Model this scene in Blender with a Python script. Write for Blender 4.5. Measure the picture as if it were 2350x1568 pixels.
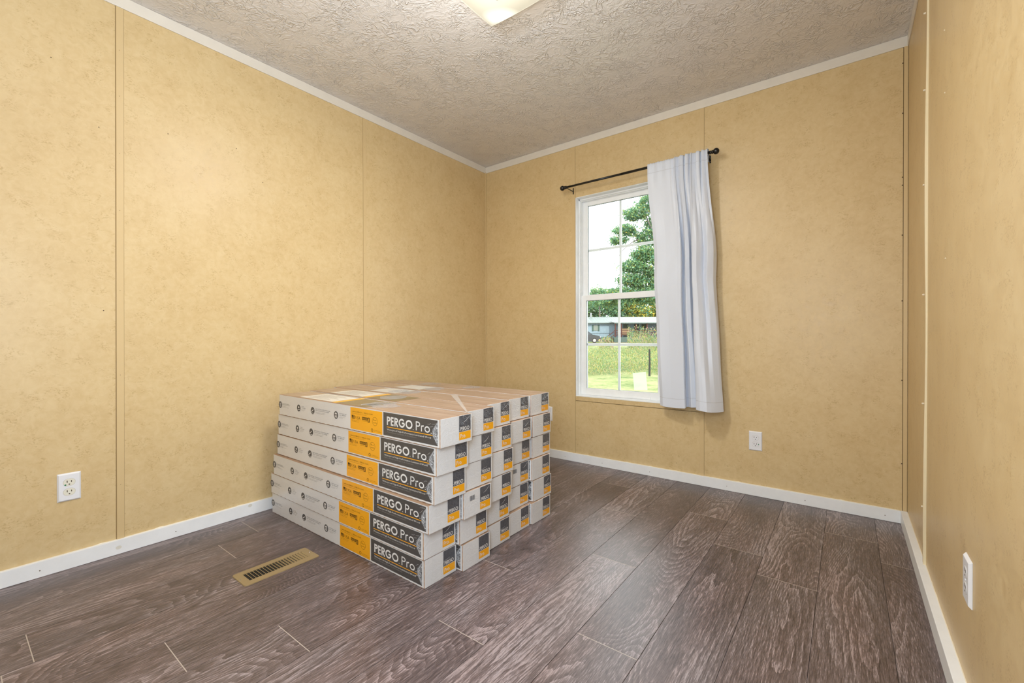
import bpy, math, random
import numpy as np
from mathutils import Matrix, Vector

for o in list(bpy.data.objects):
    bpy.data.objects.remove(o, do_unlink=True)
SC = bpy.context.scene
COL = SC.collection
random.seed(7)
RNG = np.random.default_rng(7)
PI = math.pi

# ------------------------------------------------------------------ camera
CAM_R = Vector((0.79521903, 0.60631687, -0.00255889))
CAM_U = Vector((-0.00173653, 0.00649785, 0.99997738))
CAM_F = Vector((-0.60631978, 0.7951966, -0.0062201))
CAM_P = Vector((2.53446, -2.94714, 0.93443))
cd = bpy.data.cameras.new('camera')
cam = bpy.data.objects.new('camera', cd)
COL.objects.link(cam)
cam.matrix_world = Matrix(((CAM_R.x, CAM_U.x, -CAM_F.x, CAM_P.x), (CAM_R.y, CAM_U.y, -CAM_F.y, CAM_P.y),
                           (CAM_R.z, CAM_U.z, -CAM_F.z, CAM_P.z), (0, 0, 0, 1)))
cd.sensor_width = 36.0
cd.lens = 36.0 * 1008.5 / 2350.0
cd.clip_start = 0.02
cd.clip_end = 600
SC.camera = cam

# ------------------------------------------------------------------ light and exposure
SC.view_settings.view_transform = 'Standard'
SC.view_settings.look = 'None'
SC.view_settings.exposure = 0.04
SC.view_settings.gamma = 1.0
SC.view_settings.use_curve_mapping = False

world = bpy.data.worlds.new('hazy_sky')
SC.world = world
world.use_nodes = True
wn = world.node_tree.nodes
wn['Background'].inputs[0].default_value = (0.93, 0.97, 1.0, 1)
wn['Background'].inputs[1].default_value = 5.2

def light(name, kind, loc, energy, color=(1, 1, 1), rot=(0, 0, 0), size=None, size_y=None, radius=None):
    d = bpy.data.lights.new(name, kind)
    d.energy = energy
    d.color = color
    if size is not None:
        d.size = size
        if size_y is not None:
            d.shape = 'RECTANGLE'
            d.size_y = size_y
    if radius is not None:
        d.shadow_soft_size = radius
    o = bpy.data.objects.new(name, d)
    o.location = loc
    o.rotation_euler = rot
    COL.objects.link(o)
    return o

SUN = light('sun', 'SUN', (20, -20, 30), 5.0, (1.0, 0.94, 0.82), rot=(math.radians(48), 0, math.radians(38)))
SUN.data.angle = math.radians(1.5)
# the lamp of the room (bulbs in the square ceiling fixture)
BULB = light('ceiling_bulb', 'POINT', (1.42, -1.70, 2.10), 7.0, (1.0, 0.98, 0.95), radius=0.05)
LAMP = light('ceiling_lamp_glow', 'AREA', (1.42, -1.73, 2.29), 18, (1.0, 0.98, 0.95), size=0.20)
# the photographer's flash, bounced off the ceiling beside the camera
FLASH = light('bounce_flash', 'AREA', (1.75, -2.75, 1.80), 36, (0.76, 0.87, 1.0), rot=(math.radians(180), 0, 0), size=0.30)
# soft flash umbrella beside the camera
SOFT = light('flash_umbrella', 'AREA', (2.30, -3.05, 1.20), 36, (0.72, 0.86, 1.0), rot=(math.radians(84), 0, math.radians(50)), size=0.6, size_y=0.9)

# ------------------------------------------------------------------ helpers
class MB:
    def __init__(s):
        s.v = []; s.f = []; s.m = []
    def quad(s, pts, m=0):
        n = len(s.v); s.v += [tuple(p) for p in pts]; s.f.append(tuple(range(n, n + len(pts)))); s.m.append(m); return s
    def box(s, a, b, m=0):
        x0, y0, z0 = a; x1, y1, z1 = b
        n = len(s.v)
        s.v += [(x0, y0, z0), (x1, y0, z0), (x1, y1, z0), (x0, y1, z0), (x0, y0, z1), (x1, y0, z1), (x1, y1, z1), (x0, y1, z1)]
        for f in ((0, 3, 2, 1), (4, 5, 6, 7), (0, 1, 5, 4), (1, 2, 6, 5), (2, 3, 7, 6), (3, 0, 4, 7)):
            s.f.append(tuple(n + i for i in f)); s.m.append(m)
        return s
    def tube(s, path, r, n=12, m=0, cap=True):
        P = [Vector(p) for p in path]
        R = r if isinstance(r, (list, tuple)) else [r] * len(P)
        rings = []
        t0 = (P[1] - P[0]).normalized()
        up = Vector((0, 0, 1)) if abs(t0.z) < 0.9 else Vector((1, 0, 0))
        for i, p in enumerate(P):
            t = (P[min(i + 1, len(P) - 1)] - P[max(i - 1, 0)]).normalized()
            a = t.cross(up).normalized(); b = t.cross(a).normalized()
            k = len(s.v)
            for j in range(n):
                an = 2 * PI * j / n
                s.v.append(tuple(p + (a * math.cos(an) + b * math.sin(an)) * R[i]))
            rings.append(k)
        for i in range(len(P) - 1):
            for j in range(n):
                s.f.append((rings[i] + j, rings[i] + (j + 1) % n, rings[i + 1] + (j + 1) % n, rings[i + 1] + j)); s.m.append(m)
        if cap:
            s.f.append(tuple(rings[0] + j for j in range(n))[::-1]); s.m.append(m)
            s.f.append(tuple(rings[-1] + j for j in range(n))); s.m.append(m)
        return s
    def mesh(s, name, mats, smooth=False, bevel=0):
        me = bpy.data.meshes.new(name)
        me.from_pydata(s.v, [], s.f)
        for m in (mats if isinstance(mats, (list, tuple)) else [mats]):
            me.materials.append(m)
        me.polygons.foreach_set('material_index', s.m)
        if smooth:
            me.polygons.foreach_set('use_smooth', [True] * len(me.polygons))
        me.update()
        if bevel:
            import bmesh
            bm = bmesh.new(); bm.from_mesh(me)
            bmesh.ops.remove_doubles(bm, verts=bm.verts, dist=1e-6)
            es = [e for e in bm.edges if len(e.link_faces) == 2 and e.calc_face_angle(0) > 0.5]
            bmesh.ops.bevel(bm, geom=es, offset=bevel, segments=2, affect='EDGES', profile=0.6)
            bm.to_mesh(me); bm.free()
        return me
    def build(s, name, mats, parent=None, **k):
        return link(name, s.mesh(name, mats, **k), parent)

def link(name, me, parent=None, loc=None):
    o = bpy.data.objects.new(name, me)
    COL.objects.link(o)
    if parent is not None:
        o.parent = parent
    if loc is not None:
        o.location = loc
    return o

def tag(o, label, cat, group=None):
    o['label'] = label; o['category'] = cat
    if group: o['group'] = group
    return o

def thing(name, label, cat, loc=(0, 0, 0), rotz=0, group=None):
    o = bpy.data.objects.new(name, None); COL.objects.link(o)
    o.empty_display_size = 0.05
    o.location = loc; o.rotation_euler = (0, 0, rotz)
    return tag(o, label, cat, group)

def struct(name, mesh_or_none=None):
    o = bpy.data.objects.new(name, mesh_or_none); COL.objects.link(o)
    o['kind'] = 'structure'
    return o

def copy_tree(o, parent=None):
    c = o.copy(); COL.objects.link(c); c.parent = parent
    for ch in list(o.children):
        copy_tree(ch, c)
    return c

# ------------------------------------------------------------------ materials
class NT:
    def __init__(s, name):
        s.mat = bpy.data.materials.new(name); s.mat.use_nodes = True
        s.t = s.mat.node_tree; s.t.nodes.clear()
        s.out = s.t.nodes.new('ShaderNodeOutputMaterial')
    def n(s, typ, **k):
        nd = s.t.nodes.new(typ)
        for a, b in k.items():
            if a.startswith('_'): continue
            setattr(nd, a, b)
        return nd
    def l(s, a, b): s.t.links.new(a, b)
    def set(s, nd, key, v):
        if isinstance(v, bpy.types.NodeSocket): s.l(v, nd.inputs[key])
        else: nd.inputs[key].default_value = v
    def math(s, op, a, b=0.0, c=None, clamp=False):
        nd = s.n('ShaderNodeMath', operation=op, use_clamp=clamp)
        s.set(nd, 0, a); s.set(nd, 1, b)
        if c is not None: s.set(nd, 2, c)
        return nd.outputs[0]
    def mix(s, f, a, b, blend='MIX'):
        nd = s.n('ShaderNodeMix', data_type='RGBA', blend_type=blend)
        s.set(nd, 0, f); s.set(nd, 6, a); s.set(nd, 7, b)
        return nd.outputs[2]
    def ramp(s, f, stops, interp='LINEAR'):
        nd = s.n('ShaderNodeValToRGB'); s.l(f, nd.inputs[0])
        cr = nd.color_ramp; cr.interpolation = interp
        while len(cr.elements) < len(stops): cr.elements.new(0.5)
        for e, (p, c) in zip(cr.elements, stops):
            e.position = p; e.color = tuple(c) + (1,) if len(c) == 3 else c
        return nd.outputs[0]
    def noise(s, vec, scale, detail=2, rough=0.5, dist=0.0, dims='3D', w=None):
        nd = s.n('ShaderNodeTexNoise', noise_dimensions=dims)
        if vec is not None: s.l(vec, nd.inputs['Vector'])
        nd.inputs['Scale'].default_value = scale; nd.inputs['Detail'].default_value = detail
        nd.inputs['Roughness'].default_value = rough; nd.inputs['Distortion'].default_value = dist
        if w is not None: s.set(nd, 'W', w)
        return nd.outputs[0]
    def mapping(s, vec, scale=(1, 1, 1), loc=(0, 0, 0), rot=(0, 0, 0)):
        nd = s.n('ShaderNodeMapping')
        s.l(vec, nd.inputs[0]); nd.inputs['Scale'].default_value = scale
        nd.inputs['Rotation'].default_value = rot
        s.set(nd, 'Location', loc)
        return nd.outputs[0]
    def coord(s, kind='Object'):
        return s.n('ShaderNodeTexCoord').outputs[kind]
    def maprange(s, v, a, b, c=0.0, d=1.0):
        nd = s.n('ShaderNodeMapRange'); s.l(v, nd.inputs[0])
        for i, x in enumerate((a, b, c, d)): nd.inputs[i + 1].default_value = x
        return nd.outputs[0]
    def bump(s, h, strength=0.3, dist=0.001):
        nd = s.n('ShaderNodeBump'); s.l(h, nd.inputs['Height'])
        nd.inputs['Strength'].default_value = strength; nd.inputs['Distance'].default_value = dist
        return nd.outputs[0]
    def pbr(s, color, rough=0.5, metal=0.0, normal=None, spec=0.5, coat=0.0, coat_rough=0.1, emit=None, emit_s=0.0, coat_normal=None, trans=None):
        b = s.n('ShaderNodeBsdfPrincipled')
        s.set(b, 'Base Color', color if isinstance(color, bpy.types.NodeSocket) else tuple(color) + (1,))
        s.set(b, 'Roughness', rough); s.set(b, 'Metallic', metal); s.set(b, 'Specular IOR Level', spec)
        s.set(b, 'Coat Weight', coat); s.set(b, 'Coat Roughness', coat_rough)
        if normal is not None: s.l(normal, b.inputs['Normal'])
        if coat_normal is not None: s.l(coat_normal, b.inputs['Coat Normal'])
        if emit is not None:
            s.set(b, 'Emission Color', tuple(emit) + (1,)); s.set(b, 'Emission Strength', emit_s)
        s.l(b.outputs[0], s.out.inputs[0])
        s.b = b
        return s.mat

def plain(name, c, rough=0.5, **k):
    return NT(name).pbr(c, rough, **k)

def srgb(r, g, b):
    f = lambda c: (c / 255 / 12.92) if c / 255 <= 0.04045 else ((c / 255 + 0.055) / 1.055) ** 2.4
    return (f(r), f(g), f(b))

# wall board: tan vinyl print with small brown flecks and soft clouds
def wall_material():
    s = NT('tan_vinyl_wallboard'); P = s.n('ShaderNodeNewGeometry').outputs['Position']
    big = s.noise(P, 6.0, 3, 0.55)
    mid = s.noise(P, 38.0, 4, 0.62, 0.6)
    fle = s.noise(s.mapping(P, (1, 1, 1.7)), 62.0, 3, 0.62, 1.8)
    cl = s.ramp(s.math('ADD', s.math('MULTIPLY', big, 0.40), s.math('MULTIPLY', mid, 0.60)),
                [(0.34, (0.590, 0.430, 0.215)), (0.5, (0.632, 0.474, 0.248)), (0.66, (0.668, 0.516, 0.285))])
    patch = s.maprange(s.noise(P, 16.0, 2, 0.5), 0.47, 0.62)
    fm = s.math('MULTIPLY', s.maprange(fle, 0.53, 0.63), patch, clamp=True)
    c = s.mix(s.math('MULTIPLY', fm, 0.50, clamp=True), cl, (0.40, 0.255, 0.095, 1))
    vf = s.noise(P, 230.0, 2, 0.6)
    return s.pbr(c, s.maprange(mid, 0.3, 0.7, 0.36, 0.48), normal=s.bump(vf, 0.16, 0.0008), spec=0.5)
M_WALL = wall_material()
M_BATTEN = plain('tan_batten_vinyl', (0.625, 0.466, 0.244), 0.40)
M_LIT_EDGE = plain('lit_cream_batten_edge', (0.80, 0.70, 0.48), 0.5)  # bare cream edge, lightened to paint in the flash light on it
M_NAIL = plain('pale_nail_head', (0.75, 0.66, 0.50), 0.35)
M_NAILHOLE = plain('dark_nail_hole', (0.10, 0.06, 0.03), 0.8)
M_GAP = plain('dark_joint', (0.16, 0.10, 0.04), 0.9)
M_LINE = plain('brown_seam_line', (0.30, 0.20, 0.085), 0.8)

def white_trim_material(name='white_painted_trim', c=(0.84, 0.855, 0.87)):
    s = NT(name); P = s.n('ShaderNodeNewGeometry').outputs['Position']
    n = s.noise(P, 14, 3, 0.6)
    return s.pbr(s.ramp(n, [(0.3, tuple(x * 0.95 for x in c)), (0.7, c)]), 0.38)
M_TRIM = white_trim_material()
M_CEILTRIM = white_trim_material('warm_white_ceiling_trim', (0.74, 0.69, 0.61))
M_CAULK = plain('cream_caulk', (0.80, 0.74, 0.60), 0.5)

def ceiling_material():
    s = NT('crows_foot_ceiling'); P = s.n('ShaderNodeNewGeometry').outputs['Position']
    warp = s.n('ShaderNodeTexNoise'); s.l(P, warp.inputs['Vector']); warp.inputs['Scale'].default_value = 5.0; warp.inputs['Detail'].default_value = 2
    def layer(scale, off, fr, seed):
        v = s.n('ShaderNodeVectorMath', operation='MULTIPLY_ADD'); s.l(warp.outputs['Color'], v.inputs[0])
        v.inputs[1].default_value = (0.10, 0.10, 0); s.l(s.mapping(P, loc=(off, off * 1.7, 0)), v.inputs[2])
        vo = s.n('ShaderNodeTexVoronoi', voronoi_dimensions='2D'); s.l(v.outputs[0], vo.inputs['Vector']); vo.inputs['Scale'].default_value = scale
        d = s.n('ShaderNodeVectorMath', operation='SUBTRACT'); s.l(v.outputs[0], d.inputs[0]); s.l(vo.outputs['Position'], d.inputs[1])
        sp = s.n('ShaderNodeSeparateXYZ'); s.l(d.outputs[0], sp.inputs[0])
        an = s.math('ARCTAN2', sp.outputs[1], sp.outputs[0])
        r = s.math('MULTIPLY', vo.outputs['Distance'], 1.0)
        cb = s.n('ShaderNodeCombineXYZ')
        s.l(s.math('MULTIPLY', s.math('COSINE', an), fr), cb.inputs[0]); s.l(s.math('MULTIPLY', s.math('SINE', an), fr), cb.inputs[1])
        s.l(s.math('MULTIPLY_ADD', r, 5.5, s.math('MULTIPLY', vo.outputs['Color'], 37.0)), cb.inputs[2])
        st = s.noise(cb.outputs[0], 1.0, 2, 0.55, 0.5)
        ridge = s.math('SUBTRACT', 1.0, s.math('MULTIPLY', s.math('ABSOLUTE', s.math('SUBTRACT', st, 0.5)), 11.0), clamp=True)
        ridge = s.math('POWER', ridge, 1.3)
        env = s.math('MULTIPLY', s.maprange(r, 0.05, 0.25), s.maprange(r, 0.85, 0.5), clamp=True)
        return s.math('MULTIPLY', ridge, env)
    a = layer(4.6, 0.0, 2.2, 0); b = layer(6.4, 3.3, 1.8, 1)
    gate = s.maprange(s.noise(P, 9.0, 2, 0.5), 0.38, 0.56)
    h = s.math('MAXIMUM', a, s.math('MULTIPLY', b, 0.9))
    h = s.math('MULTIPLY', h, s.math('MULTIPLY_ADD', gate, 0.62, 0.38))
    blob = s.maprange(s.noise(P, 85.0, 2, 0.6), 0.56, 0.72)
    h = s.math('ADD', h, s.math('MULTIPLY', blob, 0.05))
    fine = s.noise(P, 60.0, 2, 0.5)
    h = s.math('ADD', h, s.math('MULTIPLY', fine, 0.06))
    return s.pbr((0.68, 0.64, 0.605), 0.34, normal=s.bump(h, 1.0, 0.0032), spec=0.6)
M_CEIL = ceiling_material()

# vinyl planks with printed oak grain; every plank shifts the pattern by its own random number
def plank_material():
    s = NT('grey_brown_oak_plank'); P = s.coord('Object')
    rnd = s.n('ShaderNodeObjectInfo').outputs['Random']
    cb = s.n('ShaderNodeCombineXYZ'); s.l(s.math('MULTIPLY', rnd, 91.0), cb.inputs[0]); s.l(s.math('MULTIPLY', rnd, 57.0), cb.inputs[1]); s.l(s.math('MULTIPLY', rnd, 23.0), cb.inputs[2])
    V = s.n('ShaderNodeVectorMath', operation='ADD'); s.l(P, V.inputs[0]); s.l(cb.outputs[0], V.inputs[1])
    v = V.outputs[0]
    sx = s.n('ShaderNodeSeparateXYZ'); s.l(P, sx.inputs[0])
    field = s.noise(s.mapping(v, (5.2, 1.05, 1.0)), 1.0, 1.2, 0.40, 0.20)
    amp = s.maprange(s.noise(s.mapping(v, (3.0, 0.9, 1.0), loc=(7, 3, 0)), 1.0, 1, 0.5), 0.40, 0.62, 0.35, 1.0)
    wob = s.noise(s.mapping(v, (34, 7, 1)), 1.0, 3, 0.55)
    xo = s.math('ABSOLUTE', s.math('ADD', sx.outputs[0], s.math('MULTIPLY', s.math('SUBTRACT', rnd, 0.5), 0.08)))
    f = s.math('MULTIPLY_ADD', wob, 0.045, s.math('MULTIPLY_ADD', xo, 1.5, s.math('MULTIPLY', field, s.math('MULTIPLY', amp, 1.15))))
    ring = s.math('FRACT', s.math('MULTIPLY', f, 27.0))
    ring = s.math('POWER', ring, 1.5)
    fib = s.noise(s.mapping(v, (260, 13.0, 1)), 1.0, 4, 0.66)
    fib2 = s.noise(s.mapping(v, (620, 36.0, 1)), 1.0, 3, 0.72)
    tone = s.noise(s.mapping(v, (6.0, 1.3, 1)), 1.0, 3, 0.55)
    rmask = s.maprange(s.noise(s.mapping(v, (8.0, 1.4, 1.0), loc=(1, 13, 0)), 1.0, 2, 0.5), 0.40, 0.62, 0.25, 1.0)
    t = s.math('MULTIPLY', s.math('MULTIPLY', ring, rmask), 0.165)
    t = s.math('ADD', t, s.math('MULTIPLY', fib, 0.62))
    t = s.math('ADD', t, s.math('MULTIPLY', fib2, 0.66))
    t = s.math('ADD', t, s.math('MULTIPLY', tone, 0.32))
    t = s.math('ADD', t, s.math('MULTIPLY', s.math('SUBTRACT', rnd, 0.5), 0.10))
    c = s.ramp(t, [(0.60, (0.026, 0.019, 0.018)), (0.77, (0.082, 0.062, 0.057)), (0.92, (0.155, 0.124, 0.115)), (1.04 - .04, (0.32, 0.275, 0.26))])
    red = s.noise(s.mapping(v, (9.0, 2.2, 1.0), loc=(4, 9, 0)), 1.0, 2, 0.5)
    c = s.mix(s.maprange(red, 0.35, 0.7, 0.0, 0.5), c, (1.12, 0.94, 0.86, 1), 'MULTIPLY')
    c = s.mix(1.0, c, (1.0, 0.985, 1.07, 1), 'MULTIPLY')
    rg = s.math('ADD', s.math('MULTIPLY', fib, 0.14), 0.27)
    return s.pbr(c, rg, normal=s.bump(s.math('ADD', fib2, fib), 0.30, 0.0006), spec=0.7)
M_PLANK = plank_material()
M_SUBFLOOR = plain('dark_plank_joint', (0.06, 0.045, 0.038), 0.7)
M_ENDJOINT = plain('worn_plank_end', (0.42, 0.36, 0.31), 0.5)
M_PVC = white_trim_material('white_vinyl_window', (0.88, 0.90, 0.91))
M_GASKET = plain('grey_green_gasket', (0.16, 0.22, 0.21), 0.5)
M_BLACK = plain('black_metal', (0.006, 0.006, 0.006), 0.28)
M_WPLASTIC = plain('white_plastic', (0.78, 0.79, 0.83), 0.28)
M_IVORY = plain('ivory_plastic', (0.76, 0.74, 0.64), 0.3)
M_SLOT = plain('brown_slot', (0.04, 0.022, 0.008), 0.7)
M_GREEN = plain('green_dot', (0.0, 0.20, 0.06), 0.5)
M_SILVER = plain('silver_metal', (0.65, 0.65, 0.68), 0.22, metal=1.0)

def glass_material():
    s = NT('window_glass')
    tr = s.n('ShaderNodeBsdfTransparent'); tr.inputs[0].default_value = (0.97, 0.985, 0.98, 1)
    gl = s.n('ShaderNodeBsdfGlossy'); gl.inputs['Roughness'].default_value = 0.02
    fr = s.n('ShaderNodeFresnel'); fr.inputs[0].default_value = 1.35
    mx = s.n('ShaderNodeMixShader'); s.l(fr.outputs[0], mx.inputs[0]); s.l(tr.outputs[0], mx.inputs[1]); s.l(gl.outputs[0], mx.inputs[2])
    s.l(mx.outputs[0], s.out.inputs[0])
    return s.mat
M_GLASS = glass_material()

def curtain_material():
    s = NT('silver_white_satin'); P = s.coord('Object')
    n = s.noise(s.mapping(P, (25, 25, 6)), 1.0, 3, 0.6)
    w = s.noise(s.mapping(P, (900, 900, 900)), 1.0, 1, 0.5)
    d = s.n('ShaderNodeBsdfPrincipled'); d.inputs['Base Color'].default_value = (0.70, 0.75, 0.85, 1)
    d.inputs['Roughness'].default_value = 0.42; d.inputs['Specular IOR Level'].default_value = 0.5
    d.inputs['Sheen Weight'].default_value = 0.25
    s.l(s.bump(s.math('MULTIPLY_ADD', w, 0.05, n), 0.35, 0.004), d.inputs['Normal'])
    t = s.n('ShaderNodeBsdfTranslucent'); t.inputs[0].default_value = (0.8, 0.82, 0.86, 1)
    mx = s.n('ShaderNodeMixShader'); mx.inputs[0].default_value = 0.10
    s.l(d.outputs[0], mx.inputs[1]); s.l(t.outputs[0], mx.inputs[2]); s.l(mx.outputs[0], s.out.inputs[0])
    return s.mat
M_CURTAIN = curtain_material()

# ------------------------------------------------------------------ room dimensions
W = 2.7766; H = 2.44; YB = -3.22; TH = 0.12
ZT = 2.388        # lower edge of ceiling trim
BT = 0.0625       # baseboard height
WX0, WX1, WZ0, WZ1 = 0.896, 1.556, 0.497, 2.002    # window opening

# floor with planks ---------------------------------------------------------
floor = struct('floor', MB().box((-TH, YB - TH, -0.06), (W + TH, TH, -0.004)).mesh('floor', M_SUBFLOOR))
PW = 0.1985; PX0 = 0.067 - PW; G = 0.0007
joints = {-1: -0.55, 0: -2.003, 1: -2.175, 2: -2.780, 3: -1.62, 4: -2.525, 5: -2.275, 6: -1.547, 7: -1.940, 8: -1.225, 9: -1.718, 10: -0.807, 11: -0.982, 12: -0.357, 13: -0.570}
for k in range(-1, 14):
    xa = max(PX0 + (k + 1) * PW + G, 0.0); xb = min(PX0 + (k + 2) * PW - G, W)
    if xb <= xa: continue
    j0 = joints[k]
    ys = sorted(set([j0 + 1.223 * i for i in range(-4, 5) if YB < j0 + 1.223 * i < -0.02]))
    if k == 10: ys = [y for y in ys if y > -1.5 or y < -2.5]
    ed = [YB] + ys + [0.0]
    for a, b in zip(ed[:-1], ed[1:]):
        cx, cy = (xa + xb) / 2, (a + b) / 2
        hx, hy = (xb - xa) / 2, (b - a) / 2 - G
        mb = MB().box((-hx, -hy, -0.0045), (hx, hy, 0.0))
        me = mb.mesh('floor_plank', M_PLANK, bevel=0.0004)
        o = link('floor_plank', me, floor, (cx, cy, 0))
    for y in ys:
        MB().box((xa, y - 0.0012, -0.0035), (xb, y + 0.0012, 0.0001)).build('plank_end_joint', M_ENDJOINT, floor)

# ceiling -------------------------------------------------------------------
ceiling = struct('ceiling', MB().box((-TH, YB - TH, H), (W + TH, TH, H + 0.1)).mesh('ceiling', M_CEIL))

def panel(parent, a, b, name='wall_panel'):
    return MB().box(a, b).build(name, M_WALL, parent, bevel=0.0008)

# left wall (x = 0) -----------------------------------------------------------
wl = struct('wall_left', MB().box((-TH, YB - TH, 0), (-0.010, TH, H)).mesh('wall_left', M_GAP))
sl = [(-2.4515, 0.025), (-1.2255, 0.023)]
edges = [YB] + [s[0] for s in sl] + [0.0]
for a, b in zip(edges[:-1], edges[1:]):
    panel(wl, (-0.0102, a + 0.0012, 0.0), (0.0, b - 0.0012, H))
for i, (yc, w) in enumerate(sl):
    sk = 0.009 if i == 0 else 0.001
    JW = 0.0030 if i == 0 else 0.0014
    mb = MB(); e = 0.0028
    z0, z1 = BT - 0.003, ZT + 0.01
    ya, yb = yc - w / 2, yc + w / 2
    v = [(0, ya - sk, z0), (e, ya - sk, z0), (e, yb - sk, z0), (0, yb - sk, z0), (0, ya + 0.002, z1), (e, ya + 0.002, z1), (e, yb + 0.002, z1), (0, yb + 0.002, z1)]
    mb.v = v
    for f in ((0, 3, 2, 1), (4, 5, 6, 7), (0, 1, 5, 4), (1, 2, 6, 5), (2, 3, 7, 6), (3, 0, 4, 7)):
        mb.f.append(f); mb.m.append(0)
    mb.build('wall_batten', M_BATTEN, wl, bevel=0.0006)
    jm = MB(); jm.quad([(0.0004, ya - sk - JW, z0), (0.0004, ya - sk, z0), (0.0004, ya + 0.002, z1), (0.0004, ya + 0.002 - JW, z1)])
    jm.quad([(0.0004, yb - sk, z0), (0.0004, yb - sk + 0.0012, z0), (0.0004, yb + 0.0032, z1), (0.0004, yb + 0.002, z1)])
    jm.build('batten_joint', M_LINE, wl)
    
    for z in (0.3, 0.78, 1.15, 1.5, 1.75, 2.0, 2.2):
        MB().tube([(e - 0.001, yc - sk * (1 - z / 2.4), z), (e + 0.0004, yc - sk * (1 - z / 2.4), z)], 0.0012, 8).build('nail_head', M_NAILHOLE, wl)
for (y, z) in ((-2.66, 2.065), (-2.52, 1.84), (-2.28, 1.90), (-2.51, 1.06), (-1.99, 1.93), (-1.86, 1.79), (-2.81, 0.5), (-1.62, 1.72)):
    MB().tube([(-0.001, y, z), (0.0006, y, z)], 0.0022, 8).build('nail_hole', M_NAILHOLE, wl)

# window wall (y = 0) ----------------------------------------------------------
ww = struct('wall_back')
b = MB()
b.box((-TH, 0.010, 0), (WX0, TH, H)); b.box((WX1, 0.010, 0), (W + TH, TH, H))
b.box((WX0, 0.010, 0), (WX1, TH, WZ0)); b.box((WX0, 0.010, WZ1), (WX1, TH, H))
b.build('wall_core', M_GAP, ww)
panel(ww, (0.0, 0.0, 0), (0.8795, 0.0102, H))
panel(ww, (0.8815, 0.0, 0), (1.8015, 0.0102, 0.4635))                     # below the window
panel(ww, (0.896, 0.0, 0.4655), (1.8015, 0.0102, WZ0))                    # filler strip under the window
panel(ww, (0.8815, 0.0, WZ1), (1.8015, 0.0102, H))
panel(ww, (WX1, 0.0, WZ0), (1.8015, 0.0102, WZ1))
panel(ww, (0.8815, 0.0, 0.4645), (0.8955, 0.0102, WZ1))
panel(ww, (1.8035, 0.0, 0), (W, 0.0102, H))
for xc, w, top in ((0.8805, 0.0245, None), (1.8025, 0.026, None)):
    z0, z1 = BT - 0.003, ZT + 0.01
    MB().box((xc - w / 2, -0.0026, z0), (xc + w / 2, 0, z1)).build('wall_batten', M_BATTEN, ww, bevel=0.0006)
    MB().box((xc + w / 2, -0.0006, z0), (xc + w / 2 + 0.0014, 0, z1)).build('batten_joint', M_LINE, ww)
MB().box((WX0, -0.0008, 0.4625), (1.79, 0, 0.4655)).build('panel_joint', M_GAP, ww)
MB().box((0, -0.010, BT - 0.003), (0.010, 0, ZT + 0.01)).build('corner_bead', M_BATTEN, ww, bevel=0.002)
for (x, z) in ((1.645, 0.115), (2.10, 0.62)):
    MB().tube([(x, 0.0005, z), (x, -0.0006, z)], 0.002, 8).build('nail_hole', M_NAILHOLE, ww)
# corner bead on the right with its nail heads
rb = MB().box((W - 0.018, -0.0045, BT), (W - 0.002, 0, ZT + 0.01)).build('corner_bead', M_BATTEN, ww, bevel=0.0012)
MB().box((W - 0.0205, -0.0008, BT), (W - 0.018, 0, ZT)).build('batten_joint', M_GAP, ww)
for z in (0.30, 0.72, 1.12, 1.45, 1.70, 1.74, 2.06, 2.31):
    MB().tube([(W - 0.0225, 0, z), (W - 0.0225, -0.0028, z)], 0.0028, 8).build('nail_head', M_NAILHOLE, ww)

# right wall (x = W) -----------------------------------------------------------
wr = struct('wall_right', MB().box((W + 0.012, YB - TH, 0), (W + TH, TH, H)).mesh('wall_right', M_GAP))
RE = [YB, -0.655, 0.0]
for a, b_ in zip(RE[:-1], RE[1:]):
    panel(wr, (W, a + 0.0012, 0.0), (W + 0.0122, b_ - 0.0012, H))
# slightly wavy raised batten
mb = MB(); pr = None
for i in range(49):
    z = BT - 0.002 + (ZT + 0.01 - BT) * i / 48
    wv = 0.0030 * math.sin(z * 4.3 + 0.6) + 0.0012 * math.sin(z * 11)
    lean = 0.030 * (z / H) - 0.012
    ya, yb = -0.665 - lean + wv, -0.632 - lean + wv
    off = 0.0075 + 0.0020 * math.sin(z * 5.1)
    n = len(mb.v)
    mb.v += [(W, ya, z), (W - off, ya, z), (W - off * 0.8, yb, z), (W, yb, z)]
    if pr is not None:
        for j in range(3):
            mb.f.append((pr + j, pr + j + 1, n + j + 1, n + j)); mb.m.append(1 if j == 0 else 0)
    pr = n
mb.build('wall_batten', [M_BATTEN, M_LIT_EDGE], wr)
for z in (0.28, 0.68, 1.10, 1.52, 1.88, 2.17):
    lean = 0.030 * (z / H) - 0.012
    MB().tube([(W - 0.006, -0.640 - lean, z), (W - 0.0125, -0.640 - lean, z)], [0.0042, 0.003], 10).build('nail_head', M_NAIL, wr)
for (y, z) in ((-1.02, 2.03), (-1.02, 1.90), (-1.03, 1.70), (-1.05, 1.18)):
    MB().tube([(W + 0.001, y, z), (W - 0.002, y, z)], [0.003, 0.0015], 8).build('nail_head', M_NAIL, wr)

# unseen wall behind the camera, made solid to keep the sun out ---------------------------------------
wf = struct('wall_front')
b = MB()
b.box((-TH, YB - TH, 0), (W + TH, YB, H))
b.build('wall_panel', M_WALL, wf)

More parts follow.
